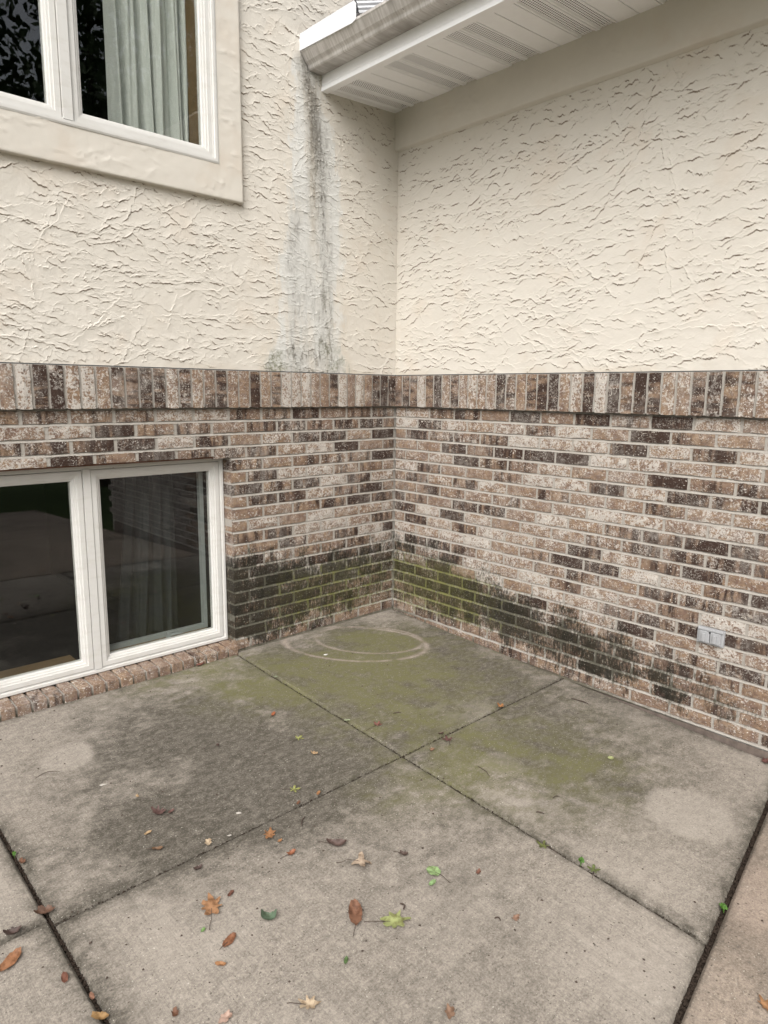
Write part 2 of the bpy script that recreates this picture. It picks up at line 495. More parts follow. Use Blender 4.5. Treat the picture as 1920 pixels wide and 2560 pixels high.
def grid_mesh(name, P, mask=None, attrs=None, smooth=True):
    """P: (nu,nv,3) array of points; mask: (nu-1,nv-1) cells to keep"""
    nu, nv = P.shape[:2]
    idx = np.arange(nu * nv).reshape(nu, nv)
    q = np.stack([idx[:-1, :-1], idx[1:, :-1], idx[1:, 1:], idx[:-1, 1:]], -1)
    q = q.reshape(-1, 4) if mask is None else q[mask]
    me = bpy.data.meshes.new(name)
    me.vertices.add(nu * nv); me.vertices.foreach_set('co', P.reshape(-1).astype(np.float32))
    me.loops.add(q.size); me.loops.foreach_set('vertex_index', q.reshape(-1).astype(np.int32))
    me.polygons.add(len(q)); me.polygons.foreach_set('loop_start', np.arange(0, q.size, 4, dtype=np.int32))
    me.polygons.foreach_set('use_smooth', np.full(len(q), smooth))
    me.update(calc_edges=True)
    for k, a in (attrs or {}).items():
        at = me.attributes.new(k, 'FLOAT', 'POINT'); at.data.foreach_set('value', a.reshape(-1).astype(np.float32))
    return me

# ------------------------------------------------------------------ dimensions
HC = .0677          # brick course
LB = .2032          # brick length + joint
K = .046            # fall of the patio away from the house
ZS = 20 * HC        # underside of the soldier course
ZT = ZS + .1955     # top of the soldier course
YJR = lambda x: -2.44 + .153 * x
floor_z = lambda x, y: K * y

# ================================================================== SETTING: ground, patio
g = MB(); g.box(-60, 60, -60, 60, -1.2, -.62)
tag(build('ground', g, M['grass']), kind='structure')
patio = MB()
pv = [(-6.2, .05), (.02, .05), (.02, -7.6), (-6.2, -7.6)]
patio.v = [(x, y, floor_z(x, y) - .022) for x, y in pv] + [(x, y, -.7) for x, y in pv]
patio.f = [(0, 3, 2, 1), (4, 5, 6, 7)] + [(i, (i + 1) % 4, 4 + (i + 1) % 4, 4 + i) for i in range(4)]
patio_o = build('patio', patio, M['soil']); tag(patio_o, kind='structure')

def slab(corners, step, mat, seed, label=None, marks=True, rad=.010):
    """corners: (x,y) a(near house left) b(near house right) c(far right) d(far left)"""
    a, b, c, d = [np.array(p, float) for p in corners]
    lu = np.linalg.norm(b - a); lv = np.linalg.norm(d - a)
    def ticks(l):
        e = np.array([0, .0015, .004, .0075, rad, rad + .004])
        n = max(2, int(l / step))
        return np.concatenate([e, np.linspace(.03, l - .03, n), l - e[::-1]]) / l
    U, V = np.meshgrid(ticks(lu), ticks(lv), indexing='ij')
    X = (a[0] * (1 - U) + b[0] * U) * (1 - V) + (d[0] * (1 - U) + c[0] * U) * V
    Y = (a[1] * (1 - U) + b[1] * U) * (1 - V) + (d[1] * (1 - U) + c[1] * U) * V
    du = np.minimum(U, 1 - U) * lu; dv = np.minimum(V, 1 - V) * lv
    # ragged, worn arrises
    wear = fbm(X, Y, 25, seed + 5, 3)
    dd = np.clip(np.minimum(du, dv) - .004 * wear, 0, rad)
    drop = rad - np.sqrt(np.maximum(rad * rad - (rad - dd) ** 2, 0))
    Z = K * Y - drop + (fbm(X, Y, 3, seed) - .5) * .004 + (fbm(X, Y, 40, seed + 2) - .5) * .0012
    P = np.stack([X, Y, Z], -1)
    # skirt
    def ring(Pg):
        top = np.concatenate([Pg[:1], Pg, Pg[-1:]], 0); return np.concatenate([top[:, :1], top, top[:, -1:]], 1)
    P = ring(P); P[0, :, 2] -= .05; P[-1, :, 2] -= .05; P[1:-1, 0, 2] -= .05; P[1:-1, -1, 2] -= .05
    X, Y = P[..., 0], P[..., 1]
    edge = ring(np.minimum(du, dv))
    n = fbm(X, Y, 3.2, 71, 5); n2 = fbm(X, Y, 9, 72, 5); ns = fbm(X * 2.2 + Y * .9, X * .9 - Y * .4, 5, 73, 4)
    dark = np.zeros_like(X); green = np.zeros_like(X); pale = np.zeros_like(X); rust = np.zeros_like(X)
    if marks:
        dark += .62 * blob(X, Y, -1.70, -.85, .66, .52, .4)
        dark += .22 * blob(X, Y, -.6, -.8, .75, .8, 0)
        dark += .14 * sst(-2.5, -2.1, X) * sst(-1.9, -1.3, Y)
        dark += .25 * blob(X, Y, -.5, -1.35, .7, .45, 0)
        dark += .75 * blob(X, Y, -1.55, -1.18, .40, .20, 0)
        dark += .62 * blob(X, Y, -2.05, -1.18, .34, .16, -.1)
        dark += .60 * blob(X, Y, -.62, -1.0, .45, .30, .6)
        dark += .75 * blob(X, Y, -.30, -1.12, .16, .12, .3)
        dark += .55 * blob(X, Y, -.55, -1.62, .50, .30, -.5)
        dark += .42 * blob(X, Y, -.70, -2.0, .45, .26, -.3)
        dark += .40 * blob(X, Y, -.42, -.33, .30, .2, -.7)
        dark += .50 * blob(X, Y, -1.02, -.30, .25, .22, 0)
        dark += .13 * blob(X, Y, -1.9, -2.2, .5, .35, .3)
        dark += .10 * blob(X, Y, -1.55, -1.9, .4, .3, .3)
        dark *= 1.75 * (.55 + .75 * sst(.32, .66, .6 * n + .4 * n2))
        green += .85 * blob(X, Y, -.95, -.62, .38, .30, -.6)
        green += .75 * blob(X, Y, -.52, -.34, .26, .20, -.7)
        green += .65 * blob(X, Y, -1.36, -.40, .30, .24, -.6)
        green += .55 * blob(X, Y, -1.02, -1.10, .30, .26, 0)
        green += .55 * blob(X, Y, -.98, -1.58, .24, .20, 0)
        green += .42 * blob(X, Y, -.78, -1.92, .26, .18, 0)
        green += .40 * blob(X, Y, -1.34, -1.52, .20, .16, 0)
        green += .40 * blob(X, Y, -.45, -.75, .5, .5, 0)
        green += .22 * blob(X, Y, -.7, -1.7, .45, .4, 0)
        green += .40 * blob(X, Y, -1.5, -.12, .35, .10, 0)
        green *= 1.3 * (.45 + .85 * sst(.30, .66, .4 * n2 + .6 * ns))
        # ring marks left by planters
        def ringmark(cx, cy, a_, b_, w, k):
            ca = math.sqrt(.5)
            u = ((X - cx) - (Y - cy)) * ca; v = ((X - cx) + (Y - cy)) * ca
            rr = np.sqrt((u / a_) ** 2 + (v / b_) ** 2)
            wl_ = w / b_ * (.6 + .8 * n2)
            return k * np.exp(-((rr - 1) / wl_) ** 2) * sst(.24, .52, n2) * (v < b_ * .98)
        r1 = ringmark(-.60, -.315, .42, .255, .011, 1.0); r2 = ringmark(-.50, -.322, .32, .205, .009, .8)
        rr = np.maximum(r1, r2)
        rust += .38 * rr; pale += .22 * rr; dark *= (1 - .85 * rr); green *= (1 - .9 * rr)
        # clean round spots where pots stood, with a softly grown edge
        for cx, cy, r0, k in ((-2.30, -.51, .105, .55), (-.66, -2.32, .165, .6), (-.95, -1.66, .10, .2)):
            q = np.sqrt((X - cx) ** 2 + (Y - cy) ** 2) + .05 * (n2 - .5)
            m = sst(r0 + .015, r0 - .025, q) * k
            pale = np.maximum(pale, m * (.7 + .5 * n2)); dark *= 1 - m; green *= 1 - m
            dark += .16 * np.exp(-((q - r0 - .03) / .05) ** 2) * k
        # pale scuffed patches
        pale += .55 * blob(X, Y, -.55, -1.42, .38, .12, -.75) * sst(.50, .62, n2)
        pale += .5 * blob(X, Y, -.18, -1.7, .16, .5, 0) * sst(.4, .7, n)
        # dirt gathered along the joints
        dark += .95 * np.exp(-edge / .020) * (.35 + n2) + .50 * np.exp(-edge / .06) * sst(.4, .6, n)
        green *= sst(0, .03, -Y + .0); pale += .4 * sst(.10, .02, -Y) * (X > -1.25)
    else:
        dark += .35 * sst(.5, .7, n) + .6 * np.exp(-edge / .02)
        rust += .35 * sst(.5, .75, fbm(X, Y, 2, 31))
    n20 = fbm(X * 1.0 + Y * .35, Y * 1.6, 17, 77, 4); n40 = fbm(X, Y, 36, 78, 3)
    if marks:
        mot = 1.0 * (n20 - .5) + .7 * (n40 - .5)
        dark = dark + mot * .85 * sst(.03, .45, dark)
        green = green + (n20 - .5) * 1.1 * sst(.03, .3, green)
    at = {'dark': np.clip(dark, 0, 1), 'green': np.clip(green, 0, 1), 'pale': np.clip(pale, 0, 1), 'rust': np.clip(rust, 0, 1)}
    me = grid_mesh('slab', P, attrs=at)
    o = link('slab', me, mat, patio_o)
    if label: o['label'] = label
    return o
gp = .0065
ge = .009
gl = .006
XJ, YJ, XL = -1.225, -1.35, -2.625
slab([(XJ + gp, -.004), (-.012, -.004), (-.012, YJ + gp), (XJ + gp, YJ + gp)], .010, M['conc'], 3, 'mossy corner slab with two rusty ring marks')
slab([(XL + gl, -.034), (XJ - gp, -.034), (XJ - gp, YJ + gp), (XL + gl, YJ + gp)], .010, M['conc'], 4, 'slab below the basement window with a dark algae patch')
slab([(XJ + gp, YJ - gp), (-.012, YJ - gp), (-.012, YJR(0) + ge), (XJ + gp, YJR(XJ) + ge)], .010, M['conc'], 5, 'slab with a pale round pot mark by the right wall')
slab([(XL + gl, YJ - gp), (XJ - gp, YJ - gp), (XJ - gp, YJR(XJ) + ge), (XL + gl, YJR(XL) + ge)], .010, M['conc'], 6, 'clean front slab scattered with fallen leaves')
slab([(-4.1, -.034), (XL - gl, -.034), (XL - gl, -1.325 + gp), (-4.1, -1.325 + gp)], .02, M['conc'], 7)
slab([(-4.1, -1.325 - gp), (XL - gl, -1.325 - gp), (XL - gl, YJR(XL) + ge), (-4.1, YJR(-4.1) + ge)], .02, M['conc'], 8)
slab([(-2.0, YJR(-2.0) - ge), (-.012, YJR(0) - ge), (-.012, -4.9), (-2.0, -4.9)], .02, M['conc2'], 9, 'rougher brown slab beyond the wide soil joint', False)
slab([(-4.1, YJR(-4.1) - ge), (-2.015, YJR(-2.0) - ge), (-2.015, -4.9), (-4.1, -4.9)], .03, M['conc2'], 10, None, False)
slab([(-4.1, -4.91), (-.012, -4.91), (-.012, -7.5), (-4.1, -7.5)], .05, M['conc2'], 11, None, False)
slab([(-6.1, -.034), (-4.11, -.034), (-4.11, -7.5), (-6.1, -7.5)], .05, M['conc2'], 12, None, False)

def stones(name, n, sampler, smin, smax, mat, parent=None, seed=1):
    r = np.random.RandomState(seed)
    base = np.array([(0, 0, 1), (1, 0, 0), (0, 1, 0), (-1, 0, 0), (0, -1, 0), (0, 0, -1)], float)
    fac = np.array([(0, 1, 2), (0, 2, 3), (0, 3, 4), (0, 4, 1), (5, 2, 1), (5, 3, 2), (5, 4, 3), (5, 1, 4)])
    V = []; F = []
    for i in range(n):
        x, y, z = sampler(r)
        s = r.uniform(smin, smax)
        p = base * s * r.uniform(.5, 1.3, (6, 3)) * np.array([1, 1, .6])
        a = r.uniform(0, 6.28); c, sn = math.cos(a), math.sin(a)
        p = p @ np.array([[c, sn, 0], [-sn, c, 0], [0, 0, 1]])
        V.append(p + (x, y, z)); F.append(fac + 6 * i)
    me = bpy.data.meshes.new(name); me.from_pydata(np.concatenate(V).tolist(), [], np.concatenate(F).tolist())
    return link(name, me, mat, parent)
def j_right(r):
    x = r.uniform(-2.6, 0); y = YJR(x) + r.uniform(-.009, .009); return x, y, floor_z(x, y) - r.uniform(.010, .018)
def j_left(r):
    y = r.uniform(-2.7, -.03); x = XL + r.uniform(-.005, .005); return x, y, floor_z(x, y) - r.uniform(.010, .018)
def j_thin(r):
    if r.rand() < .5: x = r.uniform(XL, 0); y = YJ + r.uniform(-.003, .003)
    else: y = r.uniform(-2.6, 0); x = XJ + r.uniform(-.003, .003)
    return x, y, floor_z(x, y) - r.uniform(.007, .013)
tag(stones('joint_gravel', 1900, j_right, .002, .006, M['soil'], patio_o, 1), kind='stuff')
tag(stones('joint_gravel', 1700, j_left, .002, .006, M['soil'], patio_o, 2), kind='stuff')
tag(stones('joint_gravel', 1500, j_thin, .0015, .004, M['soil'], patio_o, 3), kind='stuff')

# ================================================================== HOUSE
house = empty('house', (0, 0, 0))
tag(house, 'cream stucco and speckled brick house forming an inside corner over the patio', 'house')

# ---------- brick meshes (front face at local y=0 looking to -y, x along the length, z up from the middle)
def brick_mesh(name, l, h, depth, seed, nx=6, nz=2):
    r = random.Random(seed)
    V = []; F = []
    for j in range(nz + 1):
        for i in range(nx + 1):
            x = -l / 2 + l * i / nx; z = -h / 2 + h * j / nz
            y = r.uniform(-.0015, .0010)
            if j == 0: z += r.uniform(-.0022, .0018); y += .0012
            if j == nz: z += r.uniform(-.0012, .0012); y += .0018
            if i in (0, nx): x += r.uniform(-.0014, .0014); y += .0012
            V.append((x, y, z))
    nf = len(V)
    rim = [i for i in range(nx + 1)] + [(j * (nx + 1) + nx) for j in range(1, nz + 1)] + [nz * (nx + 1) + i for i in range(nx - 1, -1, -1)] + [j * (nx + 1) for j in range(nz - 1, 0, -1)]
    for k in rim: V.append((V[k][0], depth, V[k][2]))
    for j in range(nz):
        for i in range(nx):
            a = j * (nx + 1) + i
            F.append((a, a + 1, a + nx + 2, a + nx + 1))
    n = len(rim)
    for k in range(n):
        F.append((rim[k], nf + k, nf + (k + 1) % n, rim[(k + 1) % n]))
    me = bpy.data.meshes.new(name); me.from_pydata(V, [], F); me.validate()
    return me
JT = .0135
VAR = {}
def brick_var(kind, l, depth, mat):
    """shared variants, keyed on rounded length"""
    key = (kind, round(l, 2), depth, mat.name)
    if key not in VAR:
        VAR[key] = []
        for i in range(8 if l > .15 else 5):
            me = brick_mesh('brick', l, HC - JT, depth, hash((round(l, 2), i)) % 9999, 6 if l > .12 else 3)
            me.materials.append(mat); VAR[key].append(me)
    return rng.choice(VAR[key])
def brick_color(low=False):
    k = rng.random()
    if k < .56: c = (rng.uniform(.0, .5), rng.uniform(.5, 1.0), rng.random())
    elif k < .86: c = (rng.uniform(.45, .9), rng.uniform(0, .30), rng.random())
    else: c = (rng.uniform(.1, .5), rng.uniform(0, .25), rng.random())
    if low: c = (c[0] * .35, c[1] * .8, c[2])
    return (*c, 1)
MATL = Matrix(((1, 0, 0), (0, 1, 0), (0, 0, 1)))
MATR = Matrix(((0, 1, 0), (-1, 0, 0), (0, 0, 1)))          # local x -> -Y, local y -> +X
SOLL = Matrix(((0, 0, -1), (0, 1, 0), (1, 0, 0)))          # local x -> +Z
SOLR = Matrix(((0, 1, 0), (0, 0, 1), (1, 0, 0)))
def put_brick(name, me, mat3, loc, parent, color=None):
    o = bpy.data.objects.new(name, me); COL.objects.link(o)
    m = mat3.to_4x4(); m.translation = Vector(loc)
    o.matrix_basis = m @ Matrix.Rotation(rng.gauss(0, .002), 4, 'Y')
    o.parent = parent
    o.color = color or brick_color()
    return o

# ---------- left brick wall (y = 0), opening for the basement window
WX0, WX1, WZ1 = -2.712, -1.2140, 1.100
wl_ = MB()
REC = .0095
wl_.box(WX1 + .001, .10, REC, .11, -.30, ZS + .004)
wl_.box(WX0, WX1 + .001, REC, .11, WZ1 + .002, ZS + .004)
wl_.box(-5.2, WX0, REC, .11, -.30, ZS + .004)
wl_.box(-5.2, -.022, -.0195, .108, ZS + .006, ZT - .001)
wallL = empty('tmp'); HJL = []
if 0: wallL['label'] = 'brick wall with basement window, blackened and green low down'
for n in range(1, 21):
    zc = (20 - n) * HC + HC / 2
    odd = n % 2 == 1
    # joints measured from the corner, t to the left
    edges = [0.0] + ([LB * k for k in range(1, 20)] if odd else [LB * (k - .5) for k in range(1, 20)])
    for a, b in zip(edges[:-1], edges[1:]):
        if a > 3.3: break
        for (lo, hi) in ((0, 1.2140), (1.2140, 2.712), (2.712, 3.4)):
            a2, b2 = max(a, lo), min(b, hi)
            over = n <= 4
            if over and lo > 0 and not (a >= lo and a < hi): continue
            if over:
                if not (lo <= a < hi): continue
                a2, b2 = a, b
            if b2 - a2 < .03: continue
            if not over and lo == 1.2140: continue
            l = b2 - a2 - JT
            deep = (not over and (abs(b2 - 1.2140) < .004))
            x = -(a2 + b2) / 2
            HJL.append((b2, zc, over))
            if deep: x = -((a2 + JT / 2 + 1.2140) / 2); l = 1.2140 - a2 - JT / 2
            if a2 == 0: l -= .004; x -= .002
            z = zc
            cut = n == 4 and a2 > 1.16
            me = brick_var('L', l, .098 if deep else .03, M['brickL'])
            ob = put_brick('brick', me, MATL, (x, 0, z), wallL)
            if n >= 17: ob.color = brick_color(True)
            if deep and l < .12: ob.color = (.15, rng.uniform(0, .2), .8, 1)
            sx = l / round(l, 2)
            ob.matrix_basis = ob.matrix_basis @ Matrix.Diagonal((sx, 1, 1, 1))
            if cut:
                ob.matrix_basis = Matrix.Translation((x, 0, (WZ1 + 17 * HC - JT / 2) / 2 + .001)) @ Matrix.Diagonal((sx, 1, (17 * HC - JT / 2 - WZ1) / (HC - JT), 1))
for k in range(48):
    x = -.052 - HC * k
    me = brick_var('S', LB - JT, .03, M['brickL'])
    put_brick('soldier_brick', me, SOLL, (x, -.027, (ZS + ZT) / 2), wallL)
for b2, zc, over in HJL:
    if abs(b2 - 1.214) > .02 or over: wl_.box(-b2 - .009, -b2 + .009, .0045, REC + .002, max(zc - HC / 2, WZ1 + .003) if over and b2 > 1.214 else zc - HC / 2, zc + HC / 2)
def bed(mb, x0, x1, z):
    b = len(mb.v)
    h2 = JT / 2 + .001
    for x in (x0, x1): mb.v += [(x, .0012, z - h2), (x, .0020, z - h2 + .003), (x, .0085, z + h2), (x, .02, z + h2), (x, .02, z - h2)]
    mb.f += [(b + i, b + (i + 1) % 5, b + 5 + (i + 1) % 5, b + 5 + i) for i in range(5)]
for n in range(1, 21):
    z = (20 - n) * HC
    if n < 4: bed(wl_, -3.4, -.001, z)
    else:
        bed(wl_, WX1 + .0015, -.001, z); bed(wl_, -3.4, WX0 - .001, z)
_tmp = wallL
wallL = build('brick_wall', wl_, M['mortL'], house)
wallL['label'] = 'brick wall with basement window, blackened and green low down'
for ch in list(_tmp.children): ch.parent = wallL
bpy.data.objects.remove(_tmp)
# rusty steel lintel over the basement window
lint = MB(); lint.box(WX0 + .003, WX1 - .002, .012, .105, WZ1 - .008, WZ1 + .001)
build('steel_lintel', lint, M['rust'], wallL)

# ---------- right brick wall (x = 0)
wr = MB()
wr.box(REC, .11, -4.6, -.002, -.30, ZS + .004)
wr.box(-.0195, .108, -4.6, -.022, ZS + .006, ZT - .001)
wallR = empty('tmp')
for n in range(1, 22):
    zc = (20 - n) * HC + HC / 2
    odd = n % 2 == 1
    edges = [0.0] + ([.1 + LB * k for k in range(0, 20)] if odd else [LB * k for k in range(1, 20)])
    for a, b in zip(edges[:-1], edges[1:]):
        if a > 2.62: break
        l = b - a - JT
        s = (a + b) / 2
        wr.box(.0045, REC + .002, -b - .009, -b + .009, zc - HC / 2, zc + HC / 2)
        if a == 0: l -= .004; s += .002
        z = zc
        me = brick_var('R', l, .03, M['brickR'])
        ob = put_brick('brick', me, MATR, (0, -s, z), wallR)
        if n >= 18: ob.color = brick_color(True)
        ob.matrix_basis = ob.matrix_basis @ Matrix.Diagonal((l / round(l, 2), 1, 1, 1))
for k in range(39):
    me = brick_var('SR', LB - JT, .03, M['brickR'])
    put_brick('soldier_brick', me, SOLR, (-.027, -.052 - HC * k, (ZS + ZT) / 2), wallR)
tb_ = MB()
for n in range(1, 22): bed(tb_, 0.001, 4.6, (20 - n) * HC)
b0 = len(wr.v); wr.v += [(y, -x, z) for x, y, z in tb_.v]; wr.f += [tuple(b0 + i for i in f) for f in tb_.f]
_tmp = wallR
wallR = build('brick_wall', wr, M['mortR'], house)
wallR['label'] = 'right brick wall with an algae band sloping down from the corner'
for ch in list(_tmp.children): ch.parent = wallR
bpy.data.objects.remove(_tmp)
# the plain rest of the right wall out of the picture keeps its bricks as one mass
rest = MB()
for n in range(1, 22):
    zc = (20 - n) * HC
    a = 2.639 if n % 2 else 2.742
    if n % 2: a = .1 + LB * 13
    else: a = LB * 13
    while a < 4.5:
        rest.box(0.0, .03, -(a + LB - JT), -a, zc + JT / 2, zc + HC - JT / 2); a += LB
tag(build('brick', rest, M['brickR'], wallR), kind='stuff')
# weathered footing strip showing under the lowest course
ft = []
r_ = np.random.RandomState(5)
S_ = np.linspace(0, 4.5, 226); T_ = np.linspace(0, 1, 7)
SS, TT = np.meshgrid(S_, T_, indexing='ij')
lump = fbm(SS, TT * .06, 16, 41, 4)
PX = -.012 - .013 * np.sin(TT * 2.6) * (.6 + .8 * lump) + .004
PZ = -.0725 - .008 * lump * (1 - TT) - TT * .13
build_me = grid_mesh('footing', np.stack([PX, -SS, PZ], -1)[:, ::-1])
link('footing', build_me, M['ledge'], house)

# ---------- stucco height fields
def stucco_field(nu, nv, dx, seed, dens, amp=1.0, slant=0.0):
    """nu cells along the wall, nv up; trowelled plaster: plates ending in ragged lips"""
    r = np.random.RandomState(seed)
    H = np.zeros((nu, nv))
    area = nu * nv * dx * dx
    n = int(area * dens)
    for k in range(n):
        big = r.rand()
        L = r.uniform(.10, .46) if big < .60 else r.uniform(.02, .07)
        A = (r.uniform(.0030, .0068) if big < .60 else r.uniform(.0020, .0045)) * amp
        w = r.uniform(.005, .014) if big < .60 else r.uniform(.003, .007)
        ang = r.normal(slant, .24)
        if r.rand() < .10: ang = r.uniform(-1.4, 1.4)
        cu = r.uniform(0, nu * dx); cv = r.uniform(0, nv * dx)
        sgn = 1 if r.rand() < .78 else -1
        ca, sa = math.cos(ang), math.sin(ang)
        ext = L / 2 * abs(ca) + .05 + abs(sa) * w * 2.4; exv = L / 2 * abs(sa) + w * 2.4 + .035
        i0, i1 = max(0, int((cu - ext) / dx)), min(nu, int((cu + ext) / dx) + 1)
        j0, j1 = max(0, int((cv - exv) / dx)), min(nv, int((cv + exv) / dx) + 1)
        if i1 - i0 < 3 or j1 - j0 < 3: continue
        uu, vv = np.meshgrid(np.arange(i0, i1) * dx - cu, np.arange(j0, j1) * dx - cv, indexing='ij')
        a = uu * ca + vv * sa; b = (-uu * sa + vv * ca) * sgn
        # ragged lip line
        e = np.zeros_like(a); fq = 2 * math.pi / L
        for q, (m, am) in enumerate(((.8, .011), (1.9, .008), (4.3, .0048), (9.1, .003), (17.3, .002))):
            e += am * min(1, L / .15) * r.uniform(.3, 1.0) * np.sin(a * fq * m * r.uniform(.8, 1.2) + r.uniform(0, 6.28))
        tt = np.clip(np.abs(a) / (L / 2), 0, 1)
        prof = (1 - tt ** 2.2) * (.65 + .35 * np.sin(a * fq * 3.1 + r.uniform(0, 6.28)))
        d = b - e
        h = np.where(d > 0, np.exp(-np.maximum(d, 0) / w), np.exp(np.minimum(d, 0) / .0009)) * A * np.clip(prof, 0, 1)
        # rolled lip
        h += A * .10 * np.clip(prof, 0, 1) * np.exp(-((d - .003) / .003) ** 2)
        S = H[i0:i1, j0:j1]
        np.maximum(S * .55 + h, S, out=S)
    u, v = np.meshgrid(np.arange(nu) * dx, np.arange(nv) * dx, indexing='ij')
    H += (fbm(u, v, 7, seed + 3, 3) - .5) * .004 + (fbm(u, v, 45, seed + 4, 3) - .5) * .0016
    return H
DX = .003
def crease_of(H):  # mask of down-facing lip steps, carries the dirt and painted shade
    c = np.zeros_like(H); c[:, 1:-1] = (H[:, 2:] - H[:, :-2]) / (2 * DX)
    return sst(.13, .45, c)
YST = -.016          # stucco face
# left stucco wall, x from -3.2 to 0
Z0, Z1 = ZT + .004, 3.60
nu, nv = int(2.75 / DX) + 1, int((Z1 - Z0) / DX) + 1
Hh = stucco_field(nu, nv, DX, 21, 400, .62, -.12)
u, v = np.meshgrid(np.arange(nu) * DX, np.arange(nv) * DX, indexing='ij')
X = -(nu - 1) * DX + u; Z = Z0 + v
nz_ = fbm(X, Z, 7, 91, 4); nf_ = fbm(X * 3, Z, 22, 92, 4); nst = fbm(X * 9, Z * 1.0, 3.0, 93, 4)
dn = np.clip((3.16 - Z) / 1.6, 0, 1)                      # 0 at the gutter, 1 at the brick
half = .07 + .16 * np.sqrt(dn) + .14 * (nz_ - .5) + .05 * sst(.88, 1, dn)
ctr = -.70 + .035 * np.sin(Z * 3.1) + .02 * dn
inside = sst(half + .03, half - .03, np.abs(X - ctr) + .12 * (nf_ - .5)) * sst(3.24, 3.12, Z)
wash = np.clip(inside * sst(.18, .52, .6 * nst + .4 * nz_), 0, 1)
core = np.exp(-((X - ctr + .0 - .03 * np.sin(Z * 5)) / (.05 + .02 * dn)) ** 2) * sst(2.15, 2.9, Z) * sst(3.26, 3.14, Z)
s1 = np.exp(-((X + .80 + .05 * (nz_ - .5) - .06 * dn * 0) / .055) ** 2) * sst(2.75, 2.3, Z)
s2 = np.exp(-((X + .60 + .05 * (nz_ - .5) - .03 * dn) / .06) ** 2) * sst(2.95, 2.6, Z)
s3 = np.exp(-((X + .70) / .05) ** 2) * sst(2.35, 2.0, Z)
foot = inside * sst(1.80, 1.58, Z)
spots = sst(.50, .70, nf_)
grime = np.clip(1.25 * core * (.5 + .7 * nf_) + (.75 * s1 + .95 * s2 + .55 * s3) * (.35 + .9 * nst) * (.5 + .6 * spots) + .55 * foot * (.3 + spots), 0, 1) * np.clip(inside + core, 0, 1)
edge_ = np.exp(-((X - ctr) / .03) ** 2) * sst(2.0, 2.4, Z) * sst(3.2, 2.9, Z)
tan = np.clip(.55 * edge_ * nf_ * 1.6 + .45 * np.exp(-((np.abs(X - ctr) - half - .02) / .03) ** 2) * sst(2.2, 1.9, Z) * nz_
              + .25 * sst(1.60, 1.553, Z) * sst(.45, .6, nz_), 0, 1)
algae = np.clip(.95 * foot * sst(.45, .62, nz_) + .35 * s2 * sst(2.2, 1.8, Z) * spots, 0, 1)
Yh = YST - Hh
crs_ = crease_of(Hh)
# keep the plaster flat where the window surround sits and along the corner
Yh = np.where(X > -.012, YST, Yh)
hole = (X[:-1, :-1] > -2.815 + .02) & (X[:-1, :-1] < -1.126 - .02) & (Z[:-1, :-1] > 2.381 + .02)
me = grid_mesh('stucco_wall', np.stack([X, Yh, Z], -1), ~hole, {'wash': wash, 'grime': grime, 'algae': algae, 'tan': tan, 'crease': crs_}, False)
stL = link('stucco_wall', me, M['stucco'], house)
stL['label'] = 'left stucco wall with a grey water stain running down from the gutter'
plainL = MB()
plainL.box(-5.2, -2.749, YST, .1, Z0, 4.6); plainL.box(-1.15, 1.2, YST - .001, .1, 3.597, 4.6); plainL.box(-2.748, -1.151, YST, .1, 4.03, 4.6)
plainL.box(0.001, 1.2, YST, .1, 3.0, 3.596)
build('stucco_wall', plainL, M['stucco'], house)
# right stucco wall, s from 0 to 3.2
ZB = 2.873           # underside of the smooth frieze band
nu, nv = int(2.75 / DX) + 1, int((ZB + .01 - Z0) / DX) + 1
Hh = stucco_field(nu, nv, DX, 33, 400, .68, .04)
u, v = np.meshgrid(np.arange(nu) * DX, np.arange(nv) * DX, indexing='ij')
S = u; Z = Z0 + v
zr = np.zeros_like(S)
tan = .30 * sst(1.60, 1.553, Z) * sst(.45, .6, fbm(S, Z, 6, 15, 3)) + .25 * np.exp(-S / .02)
Xh = np.where(S < .012, YST, YST - Hh)
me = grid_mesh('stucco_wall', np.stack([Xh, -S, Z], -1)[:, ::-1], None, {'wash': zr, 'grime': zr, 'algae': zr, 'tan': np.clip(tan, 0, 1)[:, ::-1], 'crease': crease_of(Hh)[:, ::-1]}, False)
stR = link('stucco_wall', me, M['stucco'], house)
stR['label'] = 'clean right stucco wall under the eave'
plainR = MB(); plainR.box(YST, .1, -4.6, -2.748, Z0, ZB + .01)
build('stucco_wall', plainR, M['stucco'], house)
# smooth frieze band
nu, nv = int(4.6 / .008), int(.245 / .008)
Hh = stucco_field(nu, nv, .008, 44, 60, .45, 0)
u, v = np.meshgrid(np.arange(nu) * .008, np.arange(nv) * .008, indexing='ij')
PX = -.046 - Hh; PX[:, 0] = 0.0
me = grid_mesh('frieze_band', np.stack([PX, -u - .010, ZB + v], -1)[:, ::-1])
link('frieze_band', me, M['stucco'], house)

